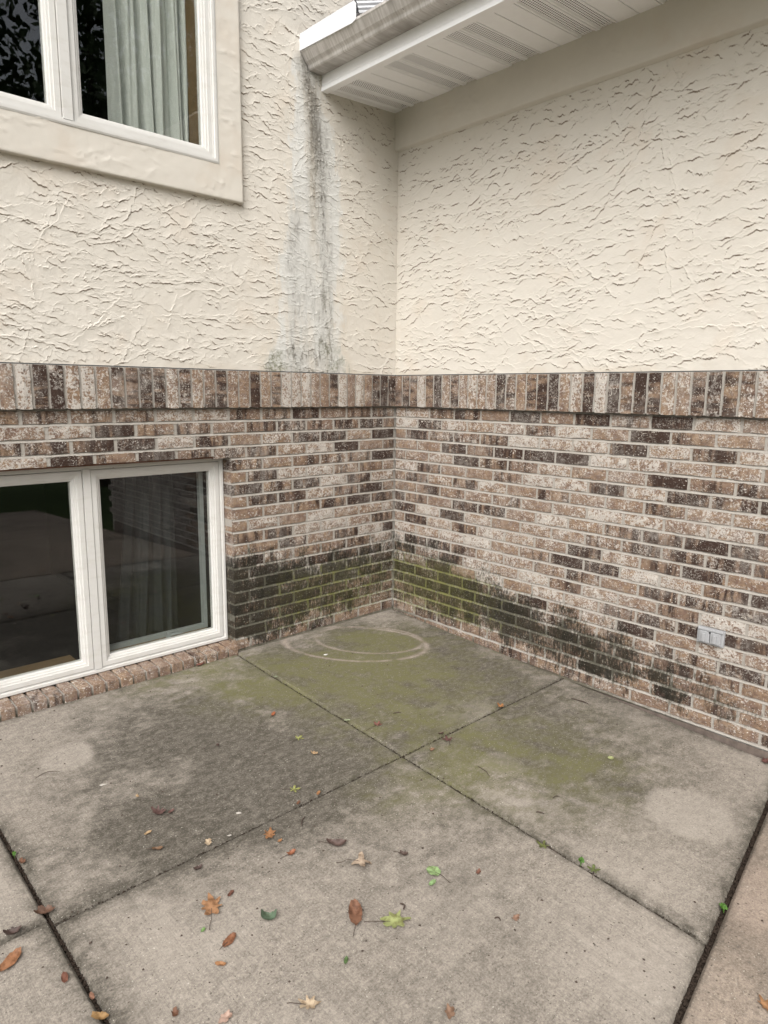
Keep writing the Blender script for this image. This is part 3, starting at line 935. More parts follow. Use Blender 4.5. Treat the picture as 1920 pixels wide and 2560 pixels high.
# ---------- upper window with stucco surround
UX0, UX1, UZ0, UZ1 = -2.680, -1.2645, 2.543, 3.86
TX0, TX1, TZ0, TZ1 = -2.815, -1.126, 2.381, 4.05
YT = -.045
def surround():
    dx = .007
    nu, nv = int((TX1 - TX0) / dx) + 1, int((TZ1 - TZ0) / dx) + 1
    u, v = np.meshgrid(np.linspace(TX0, TX1, nu), np.linspace(TZ0, TZ1, nv), indexing='ij')
    Hh = stucco_field(nu, nv, dx, 55, 130, .55, 0)
    Y = YT - Hh
    Y = np.where((u <= TX0 + .001) | (u >= TX1 - .001) | (v <= TZ0 + .001), YT + .002, Y)
    P = np.stack([u, Y, v], -1)
    uc = (u[:-1, :-1] + u[1:, 1:]) / 2; vc = (v[:-1, :-1] + v[1:, 1:]) / 2
    keep = ~((uc > UX0 + .006) & (uc < UX1 - .006) & (vc > UZ0 + .006) & (vc < UZ1 - .006))
    P = np.concatenate([P[:1], P, P[-1:]], 0); P[0, :, 1] = .0; P[-1, :, 1] = .0
    keep = np.concatenate([keep[:1] | True, keep, keep[-1:] | True], 0)
    P = np.concatenate([P[:, :1], P], 1); P[:, 0, 1] = .0
    keep = np.concatenate([keep[:, :1] | True, keep], 1)
    return grid_mesh('window_surround', P, keep)
uw = MB()
uw.frame(UX0, UX1, UZ0, UZ1, [(-.004, .02), (-.004, -.047), (.004, -.050), (.016, -.050), (.018, -.040), (.024, -.040), (.024, .03), (.03, .03), (.03, .06), (-.004, .06)])
uw.box(-1.990, -1.950, -.046, .05, UZ0 + .02, UZ1 - .02)
win_u = build('window', uw, M['vinyl'], house)
win_u['label'] = 'upper white casement window in a stucco surround'
link('window_surround', surround(), M['stucco'], win_u)
def sash(x0, x1, z0, z1, yf, parent, w=.055):
    s = MB()
    s.frame(x0, x1, z0, z1, [(0, yf + .05), (0, yf + .003), (.003, yf), (w * .50, yf), (w * .53, yf + .006), (w * .72, yf + .007), (w * .75, yf + .013), (w * .93, yf + .015), (w, yf + .022), (w, yf + .05), (0, yf + .05)])
    so = build('sash', s, M['vinyl'], parent)
    p = MB(); p.box(x0 + w - .004, x1 - w + .004, yf + .026, yf + .030, z0 + w - .004, z1 - w + .004)
    build('pane', p, M['glass'], parent)
    return so
sash(-1.948, UX1 - .020, UZ0 + .020, UZ1 - .020, -.036, win_u, .050)
sash(UX0 + .020, -1.992, UZ0 + .020, UZ1 - .020, -.036, win_u, .050)
wj = MB(); wj.box(UX1 - .068, UX1 - .05, .018, .11, UZ0 + .05, UZ1 - .05); wj.box(UX0 + .05, UX1 - .068, .018, .11, UZ0 + .036, UZ0 + .045)
wj.box(-2.005, -1.935, .018, .10, UZ0 + .045, UZ1 - .05)
build('wood_jamb', wj, M['wood'], win_u)

# ---------- basement window
BX0, BX1, BZ0, BZ1 = -2.708, -1.2165, .050, 1.089
bw = MB()
bw.frame(BX0, BX1, BZ0, BZ1, [(0, .14), (0, .083), (.003, .080), (.015, .080), (.017, .090), (.022, .090), (.022, .14), (0, .14)])
bw.box(-1.962, -1.927, .082, .135, BZ0 + .02, BZ1 - .02)
win_b = build('window', bw, M['vinyl'], house)
win_b['label'] = 'white basement window at patio level, framed by brick'
sash(-1.925, BX1 - .024, BZ0 + .024, BZ1 - .024, .086, win_b, .050)
sash(BX0 + .024, -1.964, BZ0 + .024, BZ1 - .024, .086, win_b, .050)
wd = MB()
for x0, x1 in ((-1.87, -1.295), (-2.63, -2.02)):
    wd.box(x0, x1, .140, .26, .085, .112)
build('wood_stool', wd, M['wood'], win_b)
sc = MB()
sc.frame(-1.885, -1.285, .112, 1.03, [(0, .215), (0, .185), (.022, .185), (.022, .215), (0, .215)])
build('screen_frame', sc, M['seal'], win_b)
cr_ = MB(); cr_.box(-1.545, -1.525, .145, .175, .112, .150); cr_.box(-1.53, -1.46, .135, .15, .128, .138)
build('crank_handle', cr_, M['seal'], win_b, bevel=.003)
# rowlock sill bricks
sill_mesh = []
for i in range(7):
    r = random.Random(300 + i)
    b = MB(); b.box(-.0285, .0285, -.068, .068, -.036, .028)
    b.v = [(x + r.uniform(-.0015, .0015), y + r.uniform(-.002, .002), z + r.uniform(-.0015, .0015) - (.007 if (z > 0 and y < 0) else 0)) for x, y, z in b.v]
    me = b.mesh('sill_brick'); me.materials.append(M['brickS'])
    bm = bmesh.new(); bm.from_mesh(me)
    bmesh.ops.bevel(bm, geom=list(bm.edges), offset=.0045, segments=2, affect='EDGES', profile=.6)
    bm.to_mesh(me); bm.free()
    me.polygons.foreach_set('use_smooth', [False] * len(me.polygons))
    sill_mesh.append(me)
sm = MB(); sm.box(BX0 - .0, -1.217, -.024, .10, -.05, .034)
sill_m = build('sill_mortar', sm, M['mortL'], win_b)
for k in range(23):
    x = -1.245 - .0672 * k
    o = link('sill_brick', rng.choice(sill_mesh), None, win_b, (x, .036 + rng.uniform(-.003, .003), .020 + rng.uniform(-.0015, .0015)))
    o.color = (rng.uniform(.05, .35), rng.choice([0, .1, .2, .5, .6]), rng.random(), 1)

# ---------- dim rooms behind the glass
def room(x0, x1, y0, y1, z0, z1):
    m = MB(); b = 0
    m.v = [(x, y, z) for z in (z0, z1) for y in (y0, y1) for x in (x0, x1)]
    m.f = [(0, 1, 3, 2), (4, 6, 7, 5), (2, 3, 7, 6), (0, 2, 6, 4), (1, 5, 7, 3)]
    o = link('interior_room', m.mesh('interior_room'), M['dark'], house)
    return o
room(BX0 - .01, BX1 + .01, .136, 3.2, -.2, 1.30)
room(UX0 - .05, UX1 + .05, .055, 3.2, 2.30, 3.95)

# ---------- eave on the right wing: soffit, fascia, gutter, roof
EX = -.592
soff = MB()
soff.box(-.034, -.020, -4.6, -.012, 3.072, 3.098)          # receiving channel on the wall
sof = build('soffit', soff, M['alum'], house)
zso = lambda x: 3.090 + (3.058 - 3.090) * (x / EX)
def strip(y0, y1, vent):
    m = MB()
    x0, x1 = EX + .003, -.022
    rib = .010
    za, zb = zso(x0), zso(x1)
    up = .006 if vent else 0.0
    yy = [(y0, .010), (y0 - .0015, 0), (y0 - rib, 0), (y0 - rib - .004, up), (y1 + rib + .004, up), (y1 + rib, 0), (y1 + .0015, 0), (y1, .010)]
    for i, (y, dz) in enumerate(yy): m.v += [(x0, y, za + dz), (x1, y, zb + dz)]
    fs = [(2 * i, 2 * i + 1, 2 * i + 3, 2 * i + 2) for i in range(len(yy) - 1)]
    if vent:
        a = MB(); a.v = m.v; a.f = [f for i, f in enumerate(fs) if i != 3]
        o = link('vent_panel', a.mesh('vent_panel'), M['alum'], sof)
        b = MB(); b.v = m.v[6:10]; b.f = [(0, 1, 3, 2)]
        me = b.mesh('vent_screen'); me.materials.append(M['vent'])
        # join the perforated face into the panel as a second material
        bm = bmesh.new(); bm.from_mesh(o.data)
        vs = [bm.verts.new(p) for p in b.v]; f = bm.faces.new((vs[0], vs[1], vs[3], vs[2])); f.material_index = 1
        bm.to_mesh(o.data); bm.free(); o.data.materials.append(M['vent'])
    else:
        m.f = fs
        link('soffit_panel', m.mesh('soffit_panel'), M['alum'], sof)
strip(-.010, -.056, False)
k = 0
while k < 11:
    y = -.060 - .400 * k
    strip(y, y - .097, True); strip(y - .0985, y - .196, True)
    strip(y - .1975, y - .297, False); strip(y - .2985, y - .398, False)
    k += 1
att = MB(); att.box(EX + .004, .02, -4.6, -.012, 3.16, 3.17); att.box(.004, .02, -4.6, -.012, 3.05, 3.159); att.box(EX + .004, .02, -4.62, -4.601, 3.05, 3.17)
build('attic_baffle', att, M['black'], house)
fas = MB()
fas.prism([(EX, 3.052), (EX + .03, 3.052), (EX + .03, 3.056), (EX + .004, 3.060), (EX + .004, 3.215), (EX - .010, 3.215), (EX - .010, 3.085), (EX - .006, 3.078), (EX - .013, 3.074), (EX - .013, 3.054)], -4.6, -.010)
build('fascia', fas, M['alum'], house)
gut = MB()
GX = EX - .012
gp_ = [(GX, 3.215), (GX, 3.131), (GX - .082, 3.131), (GX - .088, 3.137), (GX - .093, 3.150), (GX - .098, 3.156), (GX - .110, 3.166), (GX - .126, 3.188), (GX - .134, 3.200), (GX - .139, 3.205), (GX - .139, 3.217), (GX - .130, 3.219),
       (GX - .130, 3.208), (GX - .122, 3.190), (GX - .107, 3.170), (GX - .090, 3.158), (GX - .085, 3.141), (GX - .080, 3.135), (GX - .003, 3.135), (GX - .003, 3.215)]
gut.prism(gp_, -4.6, -.030)
gut_o = build('gutter', gut, M['gutter'], house)
gut_o['label'] = 'grey streaked metal gutter along the eave'
cap = MB(); cap.prism([(x + (-.0015 if x < GX - .05 else 0), z) for x, z in gp_[:12]], -.032, -.024)
build('end_cap', cap, M['gutter'], gut_o)
# splash guard: thin white sheet standing on the gutter lip
sg = MB()
sgp = [(-.012, 3.212), (-.012, 3.280), (-.022, 3.293), (-.455, 3.293), (-.472, 3.276), (-.472, 3.208), (-.445, 3.199)]
sg.v = [(GX - .1415, y, z) for y, z in sgp] + [(GX - .1430, y, z) for y, z in sgp]
ng = len(sgp)
sg.f = [tuple(range(ng)), tuple(range(ng, 2 * ng))[::-1]] + [(i, (i + 1) % ng, ng + (i + 1) % ng, ng + i) for i in range(ng)]
build('splash_guard', sg, M['newalum'], gut_o)
# corrugated white downspout lying down the roof
ds = MB()
PR = []
for side in range(4):
    for q in range(12):
        t_ = q / 12
        w_, h_ = .041, .029
        cx = [(-w_ + 2 * w_ * t_, -h_), (w_, -h_ + 2 * h_ * t_), (w_ - 2 * w_ * t_, h_), (-w_, h_ - 2 * h_ * t_)][side]
        rip = .0022 * math.cos(t_ * 2 * math.pi * 3)
        nrm = [(0, -1), (1, 0), (0, 1), (-1, 0)][side]
        PR.append((cx[0] + nrm[0] * rip, cx[1] + nrm[1] * rip))
n = len(PR)
for (x, z) in ((-.655, 3.330), (-.40, 3.425), (.35, 3.70)):
    ds.v += [(x - .35 * q, -.335 + p, z + .94 * q) for p, q in PR]
for k in range(2):
    ds.f += [(k * n + i, k * n + (i + 1) % n, (k + 1) * n + (i + 1) % n, (k + 1) * n + i) for i in range(n)]
build('downspout', ds, M['newalum'], house)
rf = MB(); rf.prism([(EX - .03, 3.214), (1.2, 3.877), (1.2, 3.857), (EX - .02, 3.194)], -4.7, -.012)
build('roof', rf, M['roof'], house)

# ================================================================== curtains
def curtain(name, x0, x1, y, z0, z1, mat, folds, amp, seed, lean=0.0):
    nu = int((x1 - x0) / .004); nv = 40
    u = np.linspace(0, 1, nu); w = np.linspace(0, 1, nv)
    U, Wv = np.meshgrid(u, w, indexing='ij')
    ph = U * folds * 2 * math.pi
    wob = fbm(U * 3, Wv * .6, 2, seed, 3)
    Y = y + amp * np.sin(ph + 2.2 * wob + .8 * np.sin(ph * .37)) + amp * .4 * np.sin(ph * 2.3 + seed)
    X = x0 + (x1 - x0) * U + .012 * np.sin(ph * .5 + Wv * 1.5) * (1 - Wv) + lean * (1 - Wv) * (U - 1)
    return link(name, grid_mesh(name, np.stack([X, Y, z0 + (z1 - z0) * Wv], -1)), mat)
c1 = curtain('curtain', -1.715, -1.312, .150, 2.45, 3.92, M['cloth1'], 5.5, .022, 3)
tag(c1, 'grey green curtain hanging behind the upper window', 'curtain')
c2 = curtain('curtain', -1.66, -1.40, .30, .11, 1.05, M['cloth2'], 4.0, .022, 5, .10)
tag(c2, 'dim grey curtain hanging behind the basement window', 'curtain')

# ================================================================== outlet cover on the right wall
oy0, oy1, oz0, oz1 = -2.150, -2.032, .334, .409
oc_ = empty('outlet_cover', (0, (oy0 + oy1) / 2, oz0))
tag(oc_, 'grey weatherproof double outlet cover on the right brick wall', 'outlet cover')
def oput(name, m, mat, bevel=0.0):
    for i, vv in enumerate(m.v): m.v[i] = (vv[0], vv[1] - oc_.location.y, vv[2] - oc_.location.z)
    return build(name, m, mat, oc_, bevel=bevel)
m = MB(); m.box(-.012, .006, oy0, oy1, oz0, oz1); oput('plate', m, M['grey'], .002)
m = MB(); m.box(-.019, -.0115, oy0 + .004, oy1 - .004, oz1 - .012, oz1 - .003); oput('hinge_bar', m, M['grey'], .002)
for s in (0, 1):
    a = oy0 + .012 + s * .0490; b = a + .0455
    m = MB(); m.box(-.021, -.0115, a, b, oz0 + .008, oz1 - .014); f_ = oput('flap', m, M['grey'], .002)
    m = MB(); m.box(-.030, -.0205, a + .016, a + .032, oz0 + .012, oz1 - .022); oput('flap_grip', m, M['grey'], .003)
m = MB(); m.box(-.0135, -.0117, (oy0 + oy1) / 2 - .0012, (oy0 + oy1) / 2 + .0012, oz0 + .008, oz1 - .014); oput('gap', m, M['black'])
m = MB()
for i in range(10):
    a = i * 2 * math.pi / 10
    m.v.append((-.022, (oy0 + oy1) / 2 + .004 * math.cos(a), oz1 - .017 + .004 * math.sin(a)))
m.v += [(-.011, y, z) for x, y, z in m.v[:10]]
m.f = [tuple(range(10))] + [(i, (i + 1) % 10, 10 + (i + 1) % 10, 10 + i) for i in range(10)]
oput('screw', m, M['black'])

# ================================================================== fallen leaves, twigs, weeds
def ray_floor(px, py):
    d = _f + _r2 * ((px - 960) / FPX) - _u2 * ((py - 1280) / FPX)
    t_ = (K * CAMP.y - CAMP.z) / (d.z - K * d.y)
    return CAMP + d * t_
def leaf_mesh(kind, L, seed, curl, fold, twist=0.0):
    r = random.Random(seed)
    nth, nr = 56, 5
    V = []; F = []
    def rad(a):
        # a=0 at the tip (+x)
        c = math.cos(a); s = math.sin(a)
        if kind == 'oval':
            return .5 / math.sqrt((c / 1.0) ** 2 + (s / .46) ** 2) * (1 + .03 * math.sin(9 * a))
        if kind == 'round':
            return .5 / math.sqrt((c / 1.0) ** 2 + (s / .85) ** 2) * (1 + .02 * math.sin(7 * a))
        if kind == 'oak':      # pointed lobes along a long leaf
            lob = abs(math.sin(3.5 * a)) ** .9
            tip = abs(math.cos(3.5 * a)) ** 2.2
            base = .5 / math.sqrt((c / 1.0) ** 2 + (s / .66) ** 2)
            return base * (.58 + .46 * tip) * (1 + .08 * math.sin(13 * a + seed))
        if kind == 'star':     # palmate leaf with five to seven points
            k_ = abs(math.cos(2.5 * a)) ** 2.6
            return .5 * (.30 + .70 * k_) * (.80 + .2 * c) * (1 + .06 * math.sin(11 * a + seed))
        if kind == 'four':
            k_ = abs(math.cos(2.0 * a + .15 * math.sin(a))) ** 2.2
            return .5 * (.38 + .62 * k_)
        if kind == 'flake':
            return .5 / math.sqrt(c * c + (s / .6) ** 2) * (1 + .16 * math.sin(5 * a + seed) + .10 * math.sin(9 * a + seed * 2))
    V.append((0, 0, 0))
    jit = [r.uniform(.92, 1.08) for _ in range(nth)]
    for k in range(1, nr + 1):
        for i in range(nth):
            a = 2 * math.pi * i / nth
            rr = rad(a) * jit[i] * k / nr * L
            V.append((rr * math.cos(a), rr * math.sin(a), 0))
    for i in range(nth): F.append((0, 1 + i, 1 + (i + 1) % nth))
    for k in range(nr - 1):
        for i in range(nth):
            a = 1 + k * nth + i; b = 1 + k * nth + (i + 1) % nth
            F.append((a, a + nth, b + nth, b))
    p1, p2 = r.uniform(0, 6.28), r.uniform(0, 6.28)
    W = []
    for x, y, z in V:
        # roll the blade about its long axis (fold) and along it (curl)
        yy, zz = y, 0.0
        if fold > .01:
            k_ = fold / (L * .35); yy = math.sin(y * k_) / k_; zz = (1 - math.cos(y * k_)) / k_
        xx = x
        if abs(curl) > .01:
            k_ = curl / (L * .5); xx = math.sin(x * k_) / k_; zz += (1 - math.cos(x * k_)) / k_
        zz += .035 * L * (math.sin(x / L * 9 + p1) * math.sin(y / L * 11 + p2))
        zz += abs(y) * .05
        ct, st = math.cos(twist * x / L), math.sin(twist * x / L)
        W.append((xx, yy * ct - zz * st, yy * st + zz * ct))
    mz = min(w[2] for w in W)
    W = [(x, y, z - mz) for x, y, z in W]
    me = bpy.data.meshes.new('fallen_leaf'); me.from_pydata(W, [], F)
    me.polygons.foreach_set('use_smooth', [True] * len(me.polygons))
    me.materials.append(M['leaf'])
    return me, W[0]
def tube(pts, rads, n=6):
    m = MB()
    for k, (p, rr) in enumerate(zip(pts, rads)):
        p = Vector(p)
        d = (Vector(pts[min(k + 1, len(pts) - 1)]) - Vector(pts[max(k - 1, 0)])).normalized()
        a = d.cross(Vector((0, 0, 1))); a = a.normalized() if a.length > .01 else Vector((1, 0, 0))
        b = d.cross(a)
        m.v += [tuple(p + a * rr * math.cos(2 * math.pi * i / n) + b * rr * math.sin(2 * math.pi * i / n)) for i in range(n)]
    for k in range(len(pts) - 1):
        m.f += [(k * n + i, k * n + (i + 1) % n, (k + 1) * n + (i + 1) % n, (k + 1) * n + i) for i in range(n)]
    m.f += [tuple(range(n))[::-1], tuple(range((len(pts) - 1) * n, len(pts) * n))]
    return m
ORG, TAN, BRN, DRK, RED = (.42, .19, .065), (.50, .33, .16), (.20, .085, .04), (.085, .05, .04), (.20, .06, .04)
YGR, GRN, OLV, GGR, PAL = (.36, .38, .10), (.20, .36, .10), (.17, .20, .045), (.13, .20, .12), (.58, .44, .28)
SLOPE = math.atan(K)
def leaf(px, py, kind, L, col, ang, label, curl=.4, fold=.4, stem=0.0, tilt=0.0, lift=0.0, twist=0.0):
    p = ray_floor(px, py)
    me, mid = leaf_mesh(kind, L, int(px * 7 + py) % 997, curl, fold, twist)
    o = link('fallen_leaf', me)
    o.location = (p.x, p.y, floor_z(p.x, p.y) + .003 + lift)
    o.rotation_euler = (Matrix.Rotation(SLOPE, 3, 'X') @ Matrix.Rotation(R(ang), 3, 'Z') @ Matrix.Rotation(tilt, 3, 'Y')).to_euler()
    o.color = (*col, 1)
    tag(o, label, 'leaf', 'fallen leaves on the patio')
    if stem:
        x0 = -.42 * L
        z0 = mid[2] + .001
        s = tube([(x0 * .3, 0, z0), (x0 - stem * .3, stem * .06, z0 + .004), (x0 - stem * .7, stem * .18, .005), (x0 - stem, stem * .22, .003)], [.0008, .0009, .0009, .0012])
        so = build('stem', s, M['twig'], o)
    return o
LV = [
 (746, 1848, 'star', .085, YGR, 20, 'small yellow green star shaped leaf between the joints below the mossy slab', .2, .15, .02),
 (544, 1865, 'flake', .035, DRK, 70, 'tiny dark brown leaf scrap on the slab below the basement window', .6, .8, 0),
 (786, 1886, 'flake', .055, TAN, 110, 'crumpled tan leaf just below the small yellow green star leaf', .9, 1.0, .02),
 (734, 1976, 'star', .085, YGR, -30, 'yellow green star leaf just above the long diagonal joint', .25, .15, .03),
 (796, 1985, 'oval', .045, ORG, 35, 'narrow orange leaf lodged in the diagonal joint nearest the crossing', .3, .9, 0),
 (746, 2009, 'oval', .040, BRN, 30, 'narrow brown leaf lodged in the diagonal joint beside the orange one', .3, .9, 0),
 (396, 2034, 'oak', .105, (.14, .07, .06), 115, 'dark reddish curled oak leaf on the blackened left slab', .9, .8, .05),
 (428, 2031, 'oval', .045, (.17, .085, .07), 20, 'small brown leaf touching the dark curled oak leaf', .5, .9, 0),
 (343, 1992, 'flake', .03, TAN, 80, 'tiny tan leaf scrap above the dark curled oak leaf', .3, .4, 0),
 (370, 2084, 'oval', .045, TAN, 12, 'thin tan sliver of leaf below the dark curled oak leaf', .2, .5, 0),
 (521, 2109, 'flake', .055, PAL, 60, 'pale yellow leaf scrap lying on the diagonal joint', .4, .5, 0),
 (394, 2125, 'oval', .060, (.19, .10, .045), -28, 'brown striped curled leaf above the diagonal joint at left', .7, 1.2, .02),
 (674, 2089, 'oak', .095, ORG, 50, 'orange tan lobed leaf just below the diagonal joint', .35, .4, 0),
 (700, 2104, 'flake', .030, ORG, 10, 'orange crumb beside the orange tan lobed leaf', .3, .5, 0),
 (728, 2136, 'flake', .055, (.36, .12, .045), 10, 'small rusty orange curled leaf in the middle of the front slab', .8, 1.0, .03),
 (842, 2113, 'oval', .125, (.14, .085, .07), -42, 'long dark brown twisted leaf on the front slab', .9, 1.3, .03),
 (903, 2163, 'four', .115, (.48, .36, .25), -35, 'pale tan four pointed leaf standing on its tips', -.7, .2, .05),
 (495, 2174, 'flake', .050, DRK, 0, 'small charcoal brown curled leaf below the diagonal joint', .8, 1.2, 0),
 (528, 2269, 'oak', .150, (.43, .21, .085), 65, 'large orange brown oak leaf with many points', .25, .25, .05),
 (577, 2236, 'oval', .045, (.16, .06, .035), 25, 'small dark brown oval leaf by the large oak leaf', .3, .7, 0),
 (672, 2297, 'oval', .115, GGR, 140, 'grey green leaf rolled up on the front slab', 1.6, .9, 0),
 (888, 2290, 'oval', .150, (.28, .125, .065), 52, 'brown curled leaf with upturned tip and long stem', .35, 1.15, .04),
 (573, 2355, 'oval', .085, (.30, .115, .045), 22, 'rusty brown oval leaf with a dark stub', .3, .5, .015),
 (551, 2413, 'oval', .050, ORG, -50, 'small orange oval leaf below the rusty oval leaf', .3, .5, 0),
 (112, 2282, 'flake', .090, (.17, .085, .05), 150, 'brown crumpled leaf lying where the left joints cross', .8, .9, 0),
 (26, 2407, 'oval', .120, (.40, .17, .065), 35, 'long orange brown leaf at the left picture edge', .4, .7, 0),
 (32, 2335, 'flake', .075, DRK, -20, 'dark withered leaf in the joint at the left edge', .9, 1.0, 0),
 (162, 2449, 'oval', .060, (.22, .08, .045), 75, 'small red brown leaf left of the soil joint', .4, .9, 0),
 (230, 2494, 'oval', .040, (.30, .14, .08), 80, 'little brown leaf stuck in the left soil joint', .4, .6, 0),
 (250, 2545, 'oval', .075, (.36, .20, .06), -50, 'mustard brown leaf in the left soil joint at the bottom edge', .5, .8, 0),
 (772, 2514, 'oak', .095, PAL, -35, 'pale yellow lobed leaf near the bottom edge', .4, .5, .03),
 (564, 2548, 'flake', .060, (.55, .36, .27), 10, 'pinkish tan leaf scrap at the bottom edge', .3, .4, 0),
 (438, 2537, 'flake', .045, BRN, 70, 'small brown crumpled leaf near the bottom edge', .8, .9, 0),
 (508, 2327, 'flake', .028, GRN, 30, 'tiny bright green scrap beside the rusty oval leaf', .3, .3, 0),
 (865, 2404, 'oval', .040, (.10, .18, .05), 40, 'tiny dark green leaf sliver low on the front slab', .3, .8, 0),
 (56, 2158, 'flake', .050, BRN, 100, 'brown leaf scrap standing in the left soil joint', .9, .9, 0),
 (1119, 1851, 'star', .095, (.16, .07, .06), 60, 'dark red brown star leaf beside the joint crossing', .35, .25, .02),
 (1103, 1836, 'oval', .075, (.34, .21, .17), 80, 'pinkish brown leaf leaning on the red brown star leaf', .4, .9, 0, .5),
 (1080, 1876, 'flake', .045, (.30, .16, .09), 15, 'small tan brown leaf below the red brown star leaf', .4, .5, 0),
 (1359, 2117, 'star', .090, OLV, 100, 'olive green star leaf on the joint at right', .3, .2, .03),
 (1484, 2178, 'star', .085, (.15, .19, .05), 30, 'darker olive star leaf in the joint at right', .4, .3, .02),
 (1084, 2181, 'round', .075, (.30, .46, .17), 100, 'light green round leaf on the front slab', .15, .15, .05),
 (1081, 2209, 'oval', .055, (.28, .46, .17), 10, 'light green small leaf below the round green leaf', .15, .3, 0),
 (986, 2306, 'oak', .150, (.36, .40, .13), -30, 'large yellow green oak leaf on the front slab', .15, .15, .05),
 (1009, 2138, 'flake', .055, (.10, .06, .045), -50, 'dark crumpled leaf remains right of the pale tan leaf', .9, 1.0, .02),
 (1527, 1897, 'round', .045, (.46, .50, .20), 0, 'pale yellow green petal on the right slab', .2, .2, 0),
 (1196, 2183, 'flake', .040, (.22, .09, .055), 20, 'small red brown scrap right of the round green leaf', .6, .8, 0),
 (1290, 2297, 'flake', .045, (.34, .19, .12), 10, 'orange brown flat flake low on the front slab', .15, .2, 0),
 (1125, 2534, 'flake', .060, (.30, .17, .10), 40, 'tan brown flat leaf remains at the bottom edge', .3, .4, 0),
 (1252, 1767, 'four', .070, (.48, .20, .05), 10, 'bright orange leaf half lodged in the joint by the right wall', .4, .6, .02),
 (1917, 2519, 'oak', .090, (.45, .22, .08), 60, 'orange leaf cut by the right picture edge', .3, .4, 0),
 (683, 1788, 'oval', .060, (.42, .12, .035), 40, 'bright orange red curled leaf on the window slab', .5, 1.0, .02),
 (500, 1663, 'oval', .085, (.23, .085, .055), 15, 'red brown leaf leaning against the brick sill', .3, .6, 0, .0),
 (943, 1813, 'star', .090, (.26, .10, .075), 20, 'red brown ragged leaf with pink stem on the mossy joint', .6, .5, .06),
 (689, 1693, 'oval', .035, (.26, .33, .18), -30, 'pale green leaf bit in the joint under the brick corner', .2, .5, 0),
 (868, 1802, 'oval', .045, (.34, .40, .22), -35, 'pale green leaf in the mossy joint near the ragged leaf', .2, .5, 0),
 (1914, 1906, 'flake', .080, (.17, .07, .06), 0, 'dark red leaf against the footing at the right edge', .5, .6, 0),
]
for row in LV:
    px, py, kind, L, col, ang, label, curl, fold, stem = row[:10]
    leaf(px, py, kind, L * .64, tuple(.72 * (.85 * c + .15 * sum(col) / 3) for c in col), ang, label, curl, fold, stem, tilt=row[10] if len(row) > 10 else 0)
# twigs
def twig(px0, py0, px1, py1, w, label, bow=.006):
    a = ray_floor(px0, py0); b = ray_floor(px1, py1)
    c = (a + b) / 2
    r = random.Random(int(px0))
    d = (b - a); nrm = Vector((-d.y, d.x, 0)).normalized()
    pts = []
    for i in range(6):
        t_ = i / 5
        p = a.lerp(b, t_) + nrm * (bow * math.sin(t_ * math.pi) + r.uniform(-.0015, .0015)) - c
        p.z += w + .001 + .002 * math.sin(t_ * 3)
        pts.append(tuple(p))
    o = build('twig', tube(pts, [w * .7, w, w * .9, w, w * .8, w * .5]), M['twig'])
    o.location = c
    tag(o, label, 'twig', 'twigs on the patio')
twig(1194, 1917, 1225, 1943, .0016, 'thin curved twig near the joint crossing on the right slab')
twig(1428, 1748, 1472, 1762, .0030, 'thick dark twig close to the right brick wall', .003)
twig(1340, 2032, 1360, 2036, .0022, 'short dark twig in the middle of the right slab', .002)
twig(1382, 1996, 1398, 1992, .0016, 'very short twig above the dark twig on the right slab', .002)
twig(754, 2067, 762, 2043, .0022, 'dark upright looking twig right of the diagonal joint', .004)
twig(983, 1785, 1003, 1783, .0020, 'short brown twig on the mossy corner slab', .002)
twig(1000, 2262, 1008, 2276, .0030, 'dark curled twig above the large yellow green leaf', .010)
twig(1236, 2298, 1252, 2304, .0022, 'dark bent twig low on the front slab', .006)
twig(88, 1947, 150, 1930, .0009, 'hair thin curved twig by the pale round spot at left', .02)
# small white and pale bits
def chip(px, py, s, mat, name, label, cat):
    p = ray_floor(px, py)
    o = stones(name, 1, lambda r: (0, 0, 0), s, s, mat, None, int(px))
    o.location = (p.x, p.y, p.z + s * .3); o.scale = (1.6, .8, .8); o.rotation_euler = (0, 0, R(-20))
    tag(o, label, cat)
chip(813, 1638, .013, M['white'], 'white_chip', 'small white chip inside the ring marks', 'chip')
chip(255, 1964, .011, M['pebble'], 'pebble', 'pale oval pebble on the dark left slab', 'pebble')
chip(597, 2034, .009, M['pebble'], 'pebble', 'small pale pebble above the diagonal joint', 'pebble')
chip(573, 2090, .007, M['pebble'], 'pebble', 'tiny white pebble on the diagonal joint', 'pebble')
# crumbs nobody could count
def crumb(r):
    while True:
        x = r.uniform(-2.9, -.02); y = r.uniform(-3.0, -.04)
        if r.rand() < .5 or (x < -1.3 and y < -1.3): return x, y, floor_z(x, y) + .001
tag(stones('leaf_crumbs', 420, crumb, .0018, .0055, M['twig'], None, 9), 'dark crumbs of leaf litter strewn over the patio', 'litter', kind='stuff')
